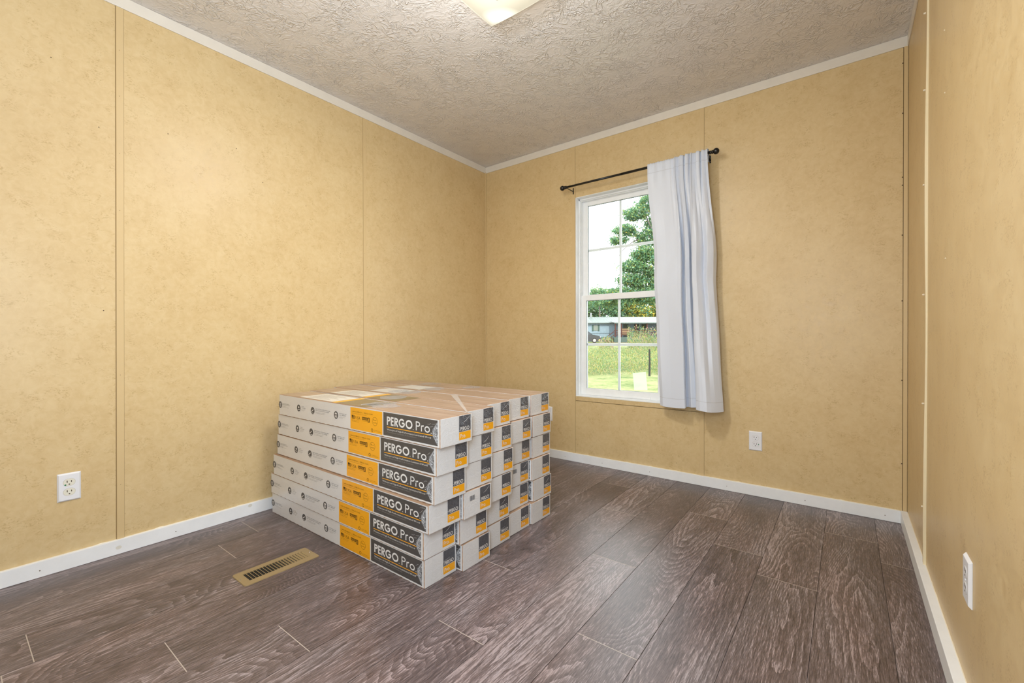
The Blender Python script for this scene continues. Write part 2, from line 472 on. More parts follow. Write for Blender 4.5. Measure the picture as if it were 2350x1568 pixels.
# trims -------------------------------------------------------------------------
def trim_obj(name, boxes, mat):
    mb = MB()
    for a, c in boxes: mb.box(a, c)
    me = mb.mesh(name, mat, bevel=0.0015)
    return struct(name, me)
BD = 0.0266
trim_obj('baseboard_left', [((0.0001, YB, 0.0008), (BD - 0.012, -BD + 0.006, BT))], M_TRIM)
trim_obj('baseboard_back', [((0.0002, -BD + 0.012, 0.0008), (W - 0.0002, -0.0001, BT))], M_TRIM)
trim_obj('baseboard_right', [((W - BD, YB, 0.0008), (W - 0.0001, -BD + 0.012, BT))], M_TRIM)
trim_obj('trim_1', [((0.0001, YB, ZT), (0.006, -0.0062, H - 0.0002))], M_CEILTRIM)
trim_obj('trim_2', [((0.0002, -0.006, ZT), (W - 0.0002, -0.0001, H - 0.0002))], M_CEILTRIM)
trim_obj('trim_3', [((W - 0.006, YB, ZT), (W - 0.0001, -0.0062, H - 0.0002))], M_CEILTRIM)
bl = bpy.data.objects['baseboard_left']; bb = bpy.data.objects['baseboard_back']; br = bpy.data.objects['baseboard_right']
# uneven bead of caulk along the tops, nail holes, a ring stain
def caulk(parent, f, n, seed):
    rg = random.Random(seed); mb = MB(); pr = None
    for i in range(n + 1):
        t = i / n
        h = 0.0016 + 0.0010 * max(0, math.sin(t * 23 + seed)) * rg.random() + (0.0022 if rg.random() < 0.06 else 0)
        p = f(t); k = len(mb.v)
        mb.v += [p(0, 0.0), p(0.0022, 0.0), p(0.0022, 0.0012), p(0.0, h)]
        if pr is not None:
            for j in range(3):
                mb.f.append((pr + j, pr + j + 1, k + j + 1, k + j)); mb.m.append(0)
        pr = k
    mb.build('caulk_bead', M_CAULK, parent)
caulk(bl, lambda t: (lambda d, z: (0.0001 + d, YB + t * (-YB - 0.03), BT - 0.0005 + z)), 160, 1)
caulk(bb, lambda t: (lambda d, z: (0.03 + t * (W - 0.06), -0.0001 - d, BT - 0.0005 + z)), 160, 2)
caulk(br, lambda t: (lambda d, z: (W - 0.0001 - d, YB + t * (-YB - 0.03), BT - 0.0005 + z)), 160, 3)
for y in (-2.705, -2.265): MB().tube([(BD - 0.0125, y, 0.028), (BD - 0.0112, y, 0.028)], 0.0022, 8).build('nail_hole', M_NAILHOLE, bl)
for x in (0.81, 1.12, 1.47, 1.95, 2.35, 2.69): MB().tube([(x, -BD + 0.0125, 0.028), (x, -BD + 0.0112, 0.028)], 0.002, 8).build('nail_hole', M_NAILHOLE, bb)
M_STAIN = plain('tan_ring_stain', (0.70, 0.68, 0.61), 0.5)
for yc, zc in ((-2.47, 0.030), (-1.94, 0.052)):
    mb = MB()
    for i in range(24):
        a0, a1 = 2 * PI * i / 24, 2 * PI * (i + 1) / 24
        r0, r1 = 0.0001, 0.0100
        X = BD - 0.0119
        mb.quad([(X, yc + r0 * math.cos(a0), zc + .8 * r0 * math.sin(a0)), (X, yc + r1 * math.cos(a0), zc + .8 * r1 * math.sin(a0)),
                 (X, yc + r1 * math.cos(a1), zc + .8 * r1 * math.sin(a1)), (X, yc + r0 * math.cos(a1), zc + .8 * r0 * math.sin(a1))])
    mb.build('ring_stain', M_STAIN, bl)

# window -------------------------------------------------------------------------
win = struct('window_1')
d = 0.115
f = MB()
f.box((WX0, 0.0, WZ0), (WX0 + 0.004, d, WZ1)); f.box((WX1 - 0.004, 0.0, WZ0), (WX1, d, WZ1))
f.box((WX0, 0.0, WZ1 - 0.004), (WX1, d, WZ1)); f.box((WX0, -0.0005, WZ0), (WX1, d, WZ0 + 0.005))
f.build('window_jamb', M_PVC, win, bevel=0.0008)
f = MB()     # fixed frame with its steps
for (y0, y1, wd) in ((0.045, 0.060, 0.010), (0.060, 0.085, 0.014), (0.085, 0.115, 0.017)):
    f.box((WX0 + 0.004, y0, WZ0 + 0.005), (WX0 + 0.002 + wd, y1, WZ1 - 0.004)); f.box((WX1 - 0.002 - wd, y0, WZ0 + 0.005), (WX1 - 0.004, y1, WZ1 - 0.004))
    f.box((WX0 + 0.004, y0, WZ1 - 0.004 - wd * 1.1), (WX1 - 0.004, y1, WZ1 - 0.004)); f.box((WX0 + 0.004, y0, WZ0 + 0.003), (WX1 - 0.004, y1, WZ0 + 0.004 + wd * 0.35))
f.build('window_frame', M_PVC, win, bevel=0.0008)
def sash(name, x0, x1, z0, z1, y, st, rb_, rt):
    yf, yb = y, y + 0.026
    s_ = MB()
    s_.box((x0, yf, z0), (x0 + st, yb, z1)); s_.box((x1 - st, yf, z0), (x1, yb, z1))
    s_.box((x0 + st, yf, z0), (x1 - st, yb, z0 + rb_)); s_.box((x0 + st, yf, z1 - rt), (x1 - st, yb, z1))
    so = s_.build(name, M_PVC, win, bevel=0.0015)
    gx0, gx1, gz0, gz1 = x0 + st, x1 - st, z0 + rb_, z1 - rt
    g = MB(); w = 0.0028
    g.box((gx0, yf + 0.009, gz0), (gx0 + w, yf + 0.013, gz1)); g.box((gx1 - w, yf + 0.009, gz0), (gx1, yf + 0.013, gz1))
    g.box((gx0, yf + 0.009, gz1 - w), (gx1, yf + 0.013, gz1)); g.box((gx0, yf + 0.009, gz0), (gx1, yf + 0.013, gz0 + w * .6))
    g.build('gasket', M_GASKET, so)
    MB().box((gx0, yf + 0.011, gz0), (gx1, yf + 0.0125, gz1)).build('pane', M_GLASS, so)
    mx, mz = (gx0 + gx1) / 2 - 0.014, (gz0 + gz1) / 2
    MB().box((mx - 0.009, yf + 0.014, gz0), (mx + 0.009, yf + 0.019, gz1)).build('muntin', M_PVC, so, bevel=0.001)
    MB().box((gx0, yf + 0.0142, mz - 0.010), (gx1, yf + 0.0188, mz + 0.010)).build('muntin', M_PVC, so, bevel=0.001)
    return so
ls = sash('lower_sash', 0.912, 1.540, 0.507, 1.263, 0.062, 0.040, 0.050, 0.040)
us = sash('upper_sash', 0.914, 1.538, 1.235, 1.985, 0.089, 0.038, 0.034, 0.036)
MB().box((0.975, 0.058, 0.507), (1.45, 0.063, 0.523)).build('lift_rail', M_PVC, win, bevel=0.001)
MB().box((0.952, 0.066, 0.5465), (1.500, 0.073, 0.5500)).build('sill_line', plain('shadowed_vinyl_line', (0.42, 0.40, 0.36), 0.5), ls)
# pale green square sticker on the lower glass
M_STICK = NT('pale_green_film')
_t = M_STICK.n('ShaderNodeBsdfTransparent'); _d = M_STICK.n('ShaderNodeBsdfTranslucent'); _d.inputs[0].default_value = (0.33, 0.39, 0.28, 1)
_m = M_STICK.n('ShaderNodeMixShader'); _m.inputs[0].default_value = 0.75
M_STICK.l(_t.outputs[0], _m.inputs[1]); M_STICK.l(_d.outputs[0], _m.inputs[2]); M_STICK.l(_m.outputs[0], M_STICK.out.inputs[0])
st = MB().quad([(1.327, 0.0752, 0.565), (1.423, 0.0752, 0.573), (1.411, 0.0752, 0.699), (1.315, 0.0752, 0.687)]).build('window_sticker', M_STICK.mat)
tag(st, 'pale green square paper stuck low on the outside of the lower window pane', 'sticker')

# curtain rod ------------------------------------------------------------------------
RY, RZ = -0.090, 2.062
rod = thing('curtain_rod', 'thin black metal curtain rod with ball ends above the window', 'curtain rod', (0.86, RY, RZ))
def loc(mb, o=(0.86, RY, RZ)):
    mb.v = [(a - o[0], b - o[1], c - o[2]) for a, b, c in mb.v]; return mb
loc(MB().tube([(0.872, RY, RZ), (1.30, RY, RZ)], 0.0075, 14)).build('rod_tube', M_BLACK, rod, smooth=True)
loc(MB().tube([(1.30, RY, RZ), (1.868, RY, RZ + 0.002)], 0.0085, 14)).build('rod_tube', M_BLACK, rod, smooth=True)
for x, sgn in ((0.872, -1), (1.868, 1)):
    prof = [(0, .0085), (.004, .0115), (.008, .0115), (.010, .0085), (.013, .0085), (.014, .012), (.018, .012), (.020, .0075)]
    R0 = 0.0185; c = .020 + R0 * .93
    for i in range(1, 12):
        a = PI * (0.12 + 0.88 * i / 11)
        prof.append((c - R0 * math.cos(a), max(R0 * math.sin(a), 0.0004)))
    loc(MB().tube([(x + sgn * a, RY, RZ) for a, r in prof], [r for a, r in prof], 20)).build('finial', M_BLACK, rod, smooth=True)
for x in (0.879, 1.852):
    m = MB(); m.box((x - 0.0045, -0.003, RZ - 0.032), (x + 0.0045, 0, RZ + 0.016)); m.box((x - 0.0035, RY - 0.001, RZ - 0.013), (x + 0.0035, -0.001, RZ - 0.009))
    m.box((x - 0.0045, RY - 0.011, RZ - 0.013), (x + 0.0045, RY - 0.0085, RZ + 0.004))
    bk = loc(m).build('wall_bracket', M_BLACK, rod, bevel=0.0006)
    loc(MB().tube([(x, -0.0025, RZ - 0.022), (x, -0.0045, RZ - 0.022)], 0.0022, 8)).build('screw', M_SILVER, bk)

# curtain ---------------------------------------------------------------------------
def lerp_path(pts, t):
    pts = np.array(pts); return [np.interp(t, pts[:, 0], pts[:, k]) for k in (1, 2)]
def curtain_mesh(nu=220, nv=110):
    # u, x, y along the cloth
    bot = [(0, 1.560, -.066), (.05, 1.585, -.086), (.16, 1.645, -.092), (.28, 1.700, -.106), (.335, 1.728, -.112), (.352, 1.733, -.100), (.37, 1.722, -.046), (.40, 1.735, -.052), (.47, 1.765, -.098),
           (.54, 1.800, -.076), (.58, 1.812, -.040), (.60, 1.800, -.080), (.625, 1.806, -.150), (.66, 1.835, -.168), (.74, 1.873, -.170), (.80, 1.893, -.150), (.90, 1.925, -.108), (.965, 1.946, -.080), (1, 1.942, -.064)]
    midp = [(0, 1.525, -.076), (.05, 1.548, -.088), (.16, 1.610, -.092), (.30, 1.680, -.104), (.335, 1.700, -.110), (.352, 1.706, -.100), (.37, 1.698, -.052), (.40, 1.712, -.066), (.46, 1.732, -.112),
            (.52, 1.752, -.098), (.56, 1.752, -.048), (.60, 1.762, -.085), (.64, 1.778, -.132), (.70, 1.805, -.140), (.76, 1.828, -.110), (.80, 1.836, -.090), (.86, 1.862, -.120), (.94, 1.892, -.098), (1, 1.902, -.066)]
    rg = random.Random(3)
    ph = [rg.random() * 6 for _ in range(9)]
    V = []; 
    for j in range(nv + 1):
        v = j / nv
        for i in range(nu + 1):
            u = i / nu
            xb, yb = lerp_path(bot, u); xm, ym = lerp_path(midp, u)
            # top: flat part then gathers
            if u < .34: xt = 1.488 + u / .34 * 0.178
            else: xt = 1.666 + (u - .34) / .66 * 0.200
            g = min(max((u - .28) / .08, 0), 1)
            s_ = (u - .34) * 2 * PI * 9.5
            yt = RY - 0.0125 - g * (0.010 + 0.012 * math.sin(s_ + .8 * math.sin(s_ * .37))) - (1 - g) * 0.003 * (1 + math.sin(u * 60) * max(0, 1 - v * 9))
            xt += g * 0.0055 * math.sin(2 * s_ + 1.1)
            if v < .5:
                w = min(max((v - 0.02) / .38, 0), 1); w = w * w * (3 - 2 * w)
                x, y = xt * (1 - w) + xm * w, yt * (1 - w) + ym * w
            else:
                w = (v - .5) / .5
                x, y = xm * (1 - w) + xb * w, ym * (1 - w) + yb * w
            # lateral sway: keep the slant of the right edge from the top down
            ztop, zbot = 2.072, 0.497 - 0.006 * math.sin(u * 9)
            z = ztop + (zbot - ztop) * v
            y += 0.0028 * math.sin(z * 7 + u * 9) * min(1, v * 4) + 0.0016 * math.sin(z * 23 - u * 31) * max(0, math.sin(z * 5.1 + 1.0)) * min(1, v * 4)
            x += 0.0012 * math.sin(z * 13 + u * 8)
            if v > 0.975: y -= 0.0015
            V.append((x, min(y, -0.03), z))
    # rod pocket: over the rod and down its back
    top = []
    for (dz, dy) in ((0.007, 0.004), (0.010, 0.012), (0.007, 0.021), (-0.004, 0.026), (-0.060, 0.026)):
        for i in range(nu + 1):
            x, y, z = V[i]
            top.append((x, RY - 0.0125 + dy if dy > 0.01 else y + dy, z + dz + 0.0015 * math.sin(i * .9)))
    rows = []
    for r in range(5): rows.append([('t', r * (nu + 1) + i) for i in range(nu + 1)])
    verts = top + V; off = len(top)
    F = []
    def row(k):
        if k < 5: return [(4 - k) * (nu + 1) + i for i in range(nu + 1)]
        return [off + (k - 5) * (nu + 1) + i for i in range(nu + 1)]
    for k in range(nv + 5):
        a, b_ = row(k), row(k + 1)
        for i in range(nu): F.append((a[i], a[i + 1], b_[i + 1], b_[i]))
    o = (1.70, RY, 2.06)
    verts = [(x - o[0], y - o[1], z - o[2]) for x, y, z in verts]
    me = bpy.data.meshes.new('curtain'); me.from_pydata(verts, [], F); me.materials.append(M_CURTAIN)
    me.polygons.foreach_set('use_smooth', [True] * len(me.polygons)); me.update()
    return me, V, nu
cme, CV, CNU = curtain_mesh()
cur = link('curtain', cme, None, (1.70, RY, 2.06))
tag(cur, 'silvery white satin curtain panel gathered at the right end of the rod', 'curtain')
# stitched seams: lower hem, rod pocket and right side hem
M_SEAM = plain('grey_stitching', (0.50, 0.51, 0.54), 0.7)
def seam(v, name, dy=-0.0012):
    j = int(round(v * 110)); mb = MB(); pts = CV[j * (CNU + 1):(j + 1) * (CNU + 1)]
    for i in range(CNU):
        (x0, y0, z0), (x1, y1, z1) = pts[i], pts[i + 1]
        mb.quad([(x0 - 1.70, y0 + dy - RY, z0 - 2.06 - .0007), (x1 - 1.70, y1 + dy - RY, z1 - 2.06 - .0007), (x1 - 1.70, y1 + dy - RY, z1 - 2.06 + .0007), (x0 - 1.70, y0 + dy - RY, z0 - 2.06 + .0007)])
    mb.build(name, M_SEAM, cur)
seam(0.965, 'hem_seam'); seam(0.035, 'pocket_seam')

# electrical plates ---------------------------------------------------------------------
def rounded(mb, cx, cz, w, h, y0, y1, r, m=0, n=6):
    pts = []
    for (sx, sz, a0) in ((1, 1, 0), (-1, 1, PI / 2), (-1, -1, PI), (1, -1, 3 * PI / 2)):
        for i in range(n + 1):
            a = a0 + PI / 2 * i / n
            pts.append((cx + sx * (w / 2 - r) + r * math.cos(a), cz + sz * (h / 2 - r) + r * math.sin(a)))
    k = len(mb.v); N = len(pts)
    mb.v += [(x, y0, z) for x, z in pts] + [(x, y1, z) for x, z in pts]
    mb.f.append(tuple(k + N + i for i in range(N))); mb.m.append(m)
    for i in range(N):
        mb.f.append((k + i, k + (i + 1) % N, k + N + (i + 1) % N, k + N + i)); mb.m.append(m)
def outlet(label, pos, rotz, green=None, insert=True, thick=0.0065):
    t = thing('outlet', label, 'outlet', pos, rotz, 'white wall plates')
    m = MB(); hw, hh = 0.035, 0.057
    k = 0
    m.v = [(-hw, 0, -hh), (hw, 0, -hh), (hw, 0, hh), (-hw, 0, hh), (-hw, -0.0015, -hh), (hw, -0.0015, -hh), (hw, -0.0015, hh), (-hw, -0.0015, hh),
           (-hw + .005, -thick, -hh + .005), (hw - .005, -thick, -hh + .005), (hw - .005, -thick, hh - .005), (-hw + .005, -thick, hh - .005)]
    for a in range(2):
        for i in range(4):
            m.f.append((a * 4 + i, a * 4 + (i + 1) % 4, a * 4 + 4 + (i + 1) % 4, a * 4 + 4 + i)); m.m.append(0)
    m.f.append((8, 9, 10, 11)); m.m.append(0); m.f.append((3, 2, 1, 0)); m.m.append(0)
    m.build('face_plate', M_WPLASTIC, t, bevel=0.0008)
    for zc in (0.0195, -0.0195):
        r_ = MB()
        rounded(r_, 0, zc, 0.0350, 0.0285, -thick, -thick - 0.0008, 0.0138)
        rec = r_.build('receptacle', M_IVORY if insert else M_WPLASTIC, t)
        rr = MB(); rounded(rr, 0, zc, 0.0362, 0.0297, -thick + 0.0001, -thick - 0.0002, 0.0142); rr.build('receptacle_rim', plain('tan_rim', (0.45, 0.40, 0.30), 0.6), rec)
        s_ = MB(); yy = -thick - 0.0011
        for x, h_ in ((-0.0063, 0.0085), (0.0063, 0.0070)): s_.box((x - 0.0012, yy, zc + 0.0035 - h_ / 2), (x + 0.0012, yy + 0.0004, zc + 0.0035 + h_ / 2))
        rounded(s_, 0, zc - 0.0078, 0.0046, 0.0046, yy + 0.0004, yy, 0.0022)
        s_.build('slot', M_SLOT, rec)
    MB().tube([(0, -thick, 0), (0, -thick - 0.001, 0)], 0.0028, 12).build('screw', M_WPLASTIC, t)
    if green:
        gx, gz = green
        MB().tube([(gx, -thick - 0.0005, gz), (gx, -thick - 0.0014, gz)], 0.0028, 12).build('green_dot', M_GREEN, t)
    return t
outlet('white duplex outlet with a green dot on the left wall near the floor', (0.0, -2.6195, 0.3330), PI / 2 * 1, green=(-0.0115, 0.0105))
outlet('white duplex outlet on the window wall, right of the curtain', (2.1035, 0.0, 0.3240), 0, green=(0.0165, -0.0175), insert=False)
outlet('white outlet plate on the window wall mostly hidden behind the carton stack', (0.652, 0.0, 0.340), 0, insert=False)
outlet('white wall plate low on the right wall, seen almost edge-on', (W, -1.400, 0.3330), -PI / 2, insert=False, thick=0.0075)

# floor register ----------------------------------------------------------------------------
VX, VY, VW, VL = 0.669, -2.0985, 0.125, 0.296
vent = thing('floor_register', 'tan metal floor vent set in the floor near the left wall', 'vent', (VX, VY, 0))
M_VENT = plain('tan_vent_enamel', (0.27, 0.195, 0.095), 0.42)
M_DUCT_SHADE = plain('duct_shade', (0.012, 0.010, 0.006), 0.8)
hw, hl = VW / 2, VL / 2; ow, ol = 0.034, 0.119
m = MB(); zt = 0.0042
def frame_ring(m, ow, ol, hw, hl):
    r = 0.010; outer = []; inner = []
    for (sx, sy, a0) in ((1, 1, 0), (-1, 1, PI / 2), (-1, -1, PI), (1, -1, 3 * PI / 2)):
        for i in range(5):
            a = a0 + PI / 2 * i / 4
            outer.append((sx * (hw - r) + r * math.cos(a), sy * (hl - r) + r * math.sin(a)))
            inner.append((sx * ow, sy * ol))
    N = len(outer); k = len(m.v)
    m.v += [(x, y, 0.0003) for x, y in outer] + [(x * .985, y * .992, zt - .0008) for x, y in outer] + [(x, y, zt) for x, y in inner] + [(x, y, 0.0003) for x, y in inner]
    for a in range(3):
        for i in range(N):
            j = (i + 1) % N
            m.f.append((k + a * N + i, k + a * N + j, k + (a + 1) * N + j, k + (a + 1) * N + i)); m.m.append(0)
frame_ring(m, ow, ol, hw, hl)
m.build('register_frame', M_VENT, vent)
MB().box((-ow, -ol, 0.0002), (ow, ol, 0.0008)).build('duct_shade_sheet', M_DUCT_SHADE, vent)  # flat near-black sheet stands in for the shade down the duct
NS = 20
for i in range(NS + 1):
    y = -ol + 2 * ol * i / NS
    lean = -0.0025 + 0.0062 * i / NS
    s_ = MB(); z0, z1 = 0.0009, zt + 0.0002
    for dx0, dx1 in ((-ow, ow),):
        s_.v += [(dx0, y - .0011 + lean * .5, z1), (dx1, y - .0011 + lean * .5, z1), (dx1, y + .0011 + lean * .5, z1), (dx0, y + .0011 + lean * .5, z1),
                 (dx0, y - .0006 - lean, z0), (dx1, y - .0006 - lean, z0), (dx1, y + .0020 + lean, z0), (dx0, y + .0020 + lean, z0)]
        for f_ in ((0, 1, 2, 3), (7, 6, 5, 4), (4, 5, 1, 0), (5, 6, 2, 1), (6, 7, 3, 2), (7, 4, 0, 3)): s_.f.append(f_); s_.m.append(0)
    s_.build('louver', M_VENT, vent)
for (x, y) in ((0.0, -hl + 0.007), (0.0, hl - 0.012)):
    MB().tube([(x, y, zt - .001), (x, y, zt + 0.0015)], [0.0035, 0.0025], 10).build('screw', M_SILVER, vent)

# ceiling light ---------------------------------------------------------------------------
LX, LY, LS = 1.405, -1.560, 0.168
lamp = thing('ceiling_light', 'square cream glass ceiling light with a silver finial', 'ceiling light', (LX, LY, H))
def shade_material():
    s = NT('glowing_cream_glass'); P = s.coord('Object')
    g = s.noise(P, 2.5, 1, 0.5)
    lw = s.n('ShaderNodeVectorMath', operation='DISTANCE'); s.l(P, lw.inputs[0]); lw.inputs[1].default_value = (-0.075, 0.115, -0.08)
    hot = s.maprange(lw.outputs['Value'], 0.085, 0.025)
    lw2 = s.n('ShaderNodeVectorMath', operation='DISTANCE'); s.l(P, lw2.inputs[0]); lw2.inputs[1].default_value = (0.06, -0.10, -0.08)
    hot = s.math('MAXIMUM', hot, s.maprange(lw2.outputs['Value'], 0.105, 0.02))
    e = s.n('ShaderNodeEmission'); s.l(s.mix(hot, (0.86, 0.80, 0.62, 1), (1.0, 0.97, 0.88, 1)), e.inputs[0])
    s.l(s.math('MULTIPLY_ADD', hot, 0.70, 0.66), e.inputs[1])
    gl = s.n('ShaderNodeBsdfPrincipled'); gl.inputs['Base Color'].default_value = (0.25, 0.24, 0.2, 1); gl.inputs['Roughness'].default_value = 0.25
    ad = s.n('ShaderNodeAddShader'); s.l(e.outputs[0], ad.inputs[0]); s.l(gl.outputs[0], ad.inputs[1]); s.l(ad.outputs[0], s.out.inputs[0])
    return s.mat
N = 24; m = MB()
for side, dz in ((0, 0.0), (1, 0.004)):
    k = len(m.v)
    for j in range(N + 1):
        for i in range(N + 1):
            a, b_ = -1 + 2 * i / N, -1 + 2 * j / N
            z = -0.118 + 0.040 * max(abs(a), abs(b_)) ** 2.6 * 1.0 + 0.004 * (a * a * b_ * b_)
            m.v.append((a * LS, b_ * LS, z + dz))
    for j in range(N):
        for i in range(N):
            q_ = [k + j * (N + 1) + i, k + j * (N + 1) + i + 1, k + (j + 1) * (N + 1) + i + 1, k + (j + 1) * (N + 1) + i]
            m.f.append(tuple(q_ if side else q_[::-1])); m.m.append(0)
n1 = (N + 1) ** 2
for i in range(N):
    for (p0, p1) in ((i, i + 1), (N * (N + 1) + i, N * (N + 1) + i + 1), (i * (N + 1), (i + 1) * (N + 1)), (i * (N + 1) + N, (i + 1) * (N + 1) + N)):
        m.f.append((p0, p1, p1 + n1, p0 + n1)); m.m.append(0)
m.build('glass_shade', shade_material(), lamp, smooth=True)
MB().tube([(0, 0, -0.0002), (0, 0, -0.012), (0, 0, -0.014)], [0.125, 0.125, 0.12], 40).build('ceiling_pan', M_TRIM, lamp)
MB().tube([(0, 0, -0.012), (0, 0, -0.118)], 0.004, 10).build('center_rod', M_SILVER, lamp)
for bx, by in ((-0.055, 0.075), (0.06, -0.08)):
    MB().tube([(bx, by, -0.014), (bx, by, -0.03), (bx, by, -0.045), (bx, by, -0.062), (bx, by, -0.072)], [0.012, 0.014, 0.024, 0.022, 0.005], 14).build('bulb', plain('lit_bulb', (0.9, 0.9, 0.85), 0.4, emit=(1.0, 0.9, 0.7), emit_s=6.0), lamp, smooth=True)
MB().tube([(0, 0, -0.116), (0, 0, -0.121), (0, 0, -0.123), (0, 0, -0.127), (0, 0, -0.131), (0, 0, -0.134)], [0.007, 0.0075, 0.0055, 0.006, 0.0045, 0.001], 18).build('finial', M_SILVER, lamp, smooth=True)

# ------------------------------------------------------------------ flooring cartons
CL, CW, CH, CP = 1.220, 0.168, 0.1062, 0.1076
s = NT('kraft_cardboard'); P = s.coord('Object')
M_KRAFT = s.pbr(s.ramp(s.noise(s.mapping(P, (3, 60, 60)), 1.0, 3, 0.6), [(0.3, (0.34, 0.205, 0.125)), (0.7, (0.50, 0.335, 0.225))]), 0.55)
def film_print(name, col, var=0.06, rough=0.30, crk=0.35):
    s = NT(name); P = s.coord('Object')
    n = s.noise(P, 7.0, 2, 0.5)
    c = s.mix(s.math('MULTIPLY', n, 1.0), tuple(x * (1 - var) for x in col) + (1,), tuple(min(x * (1 + var), 0.9) for x in col) + (1,))
    cr = s.noise(s.mapping(P, (10, 34, 34)), 1.0, 3, 0.6, 1.4)
    w = s.math('ABSOLUTE', s.math('SUBTRACT', cr, 0.5))
    h = s.maprange(w, 0.0, 0.10, 1.0, 0.0)
    return s.pbr(c, rough, normal=s.bump(h, crk * 0.5, 0.0015), spec=0.5, coat=0.5, coat_rough=0.10, coat_normal=s.bump(h, crk, 0.003))
M_CWHITE = film_print('white_carton_sheet', (0.69, 0.685, 0.69), crk=0.16)
M_CEND = film_print('white_carton_end', (0.71, 0.715, 0.73), crk=0.55)
M_ORANGE = film_print('orange_print', srgb(246, 170, 8), 0.03, crk=0.20)
M_DARK = film_print('charcoal_print', srgb(72, 70, 70), 0.06, crk=0.25)
M_DARKE = film_print('charcoal_print_crinkled', srgb(76, 78, 86), 0.08, crk=0.9)
M_LETTER = plain('white_letter_print', (0.74, 0.73, 0.72), 0.4)
M_INK = plain('charcoal_ink', srgb(84, 82, 82), 0.5)
M_INKO = plain('brown_ink', srgb(88, 62, 12), 0.5)
M_CREASE = plain('film_crease_glint', (0.86, 0.87, 0.90), 0.18)
s = NT('laminate_picture_print'); P = s.coord('Object')
gr = s.noise(s.mapping(P, (3.0, 60, 1)), 1.0, 3, 0.6, 0.6)
cr = s.noise(s.mapping(P, (14, 10, 1)), 1.0, 3, 0.6, 1.0)
M_TOP = s.pbr(s.ramp(gr, [(0.3, (0.29, 0.195, 0.150)), (0.55, (0.42, 0.30, 0.240)), (0.75, (0.50, 0.385, 0.32))]), 0.40, spec=0.5, coat=0.8, coat_rough=0.22, coat_normal=s.bump(cr, 0.35, 0.004))
s = NT('wavy_shrink_film'); P = s.coord('Object')
tr_ = s.n('ShaderNodeBsdfTransparent'); gl_ = s.n('ShaderNodeBsdfGlossy'); gl_.inputs['Roughness'].default_value = 0.22
cn = s.noise(s.mapping(P, (26, 40, 1)), 1.0, 4, 0.65, 1.2)
s.l(s.bump(cn, 1.0, 0.012), gl_.inputs['Normal'])
mk = s.math('MULTIPLY', s.maprange(cn, 0.50, 0.62), 0.75)
mx_ = s.n('ShaderNodeMixShader'); s.l(mk, mx_.inputs[0]); s.l(tr_.outputs[0], mx_.inputs[1]); s.l(gl_.outputs[0], mx_.inputs[2]); s.l(mx_.outputs[0], s.out.inputs[0])
M_FILM = s.mat

# geometric sans letters drawn as strokes: each glyph = list of polylines in a 1-high box (cap height 1)
def arc(cx, cy, rx, ry, a0, a1, n=18):
    return [(cx + rx * math.cos(math.radians(a0 + (a1 - a0) * i / n)), cy + ry * math.sin(math.radians(a0 + (a1 - a0) * i / n))) for i in range(n + 1)]
def glyph(ch, w):
    h = w / 2
    G_ = {'P': (0.56, [[(h, 0), (h, 1)], [(h, 1 - h), (.27, 1 - h)] + arc(.27, .715, .235, .285 - h, 90, -90)[1:] + [(h, .43 + h)]]),
          'E': (0.50, [[(h, 0), (h, 1)], [(h, 1 - h), (.46, 1 - h)], [(h, .52), (.44, .52)], [(h, h), (.46, h)]]),
          'R': (0.60, [[(h, 0), (h, 1)], [(h, 1 - h), (.27, 1 - h)] + arc(.27, .715, .235, .285 - h, 90, -90)[1:] + [(h, .43 + h)], [(.25, .44), (.54, 0)]]),
          'G': (1.00, [arc(.50, .5, .5 - h, .5 - h, 42, 360) , [(1 - h - .0, .5 - .0), (.52, .5)]]),
          'O': (1.04, [arc(.52, .5, .52 - h, .5 - h, 0, 360, 32)]),
          'r': (0.34, [[(h, 0), (h, .64)], [(h, .40)] + arc(.30, .40, .30 - h, .24 - h * .3, 180, 75, 8)]),
          'o': (0.70, [arc(.34, .32, .34 - h, .34 - h, 0, 360, 28)]),
          '.': (0.14, [[(.03, h), (.03 + w * .8, h)]]), ' ': (0.26, [])}
    return G_[ch]
def stroke_poly(m, pts, w, ox, oy, sc, place, sx=1.0):
    P = [Vector((p[0] * sx, p[1])) for p in pts]; n = len(P); L = []; R = []
    closed = (P[0] - P[-1]).length < 1e-4
    for i in range(n):
        if closed: a, b_ = P[(i - 1) % (n - 1)], P[(i + 1) % (n - 1)]
        else: a, b_ = P[max(i - 1, 0)], P[min(i + 1, n - 1)]
        t = (b_ - a).normalized(); nn = Vector((-t.y, t.x)) * (w / 2)
        L.append(P[i] + nn); R.append(P[i] - nn)
    for i in range(n - 1):
        m.quad([place(ox + q.x * sc, oy + q.y * sc) for q in (R[i], R[i + 1], L[i + 1], L[i])])
def word(m, text, ox, oy, capH, width, weight, place, gap=.10):
    tot = sum(glyph(c, weight)[0] + gap for c in text) - gap
    sx = width / (tot * capH); x = 0
    for c in text:
        w_, st_ = glyph(c, weight)
        for pl in st_:
            stroke_poly(m, [(x + p[0], p[1]) for p in pl], weight, ox, oy, capH, place, sx)
        x += w_ + gap
    return m

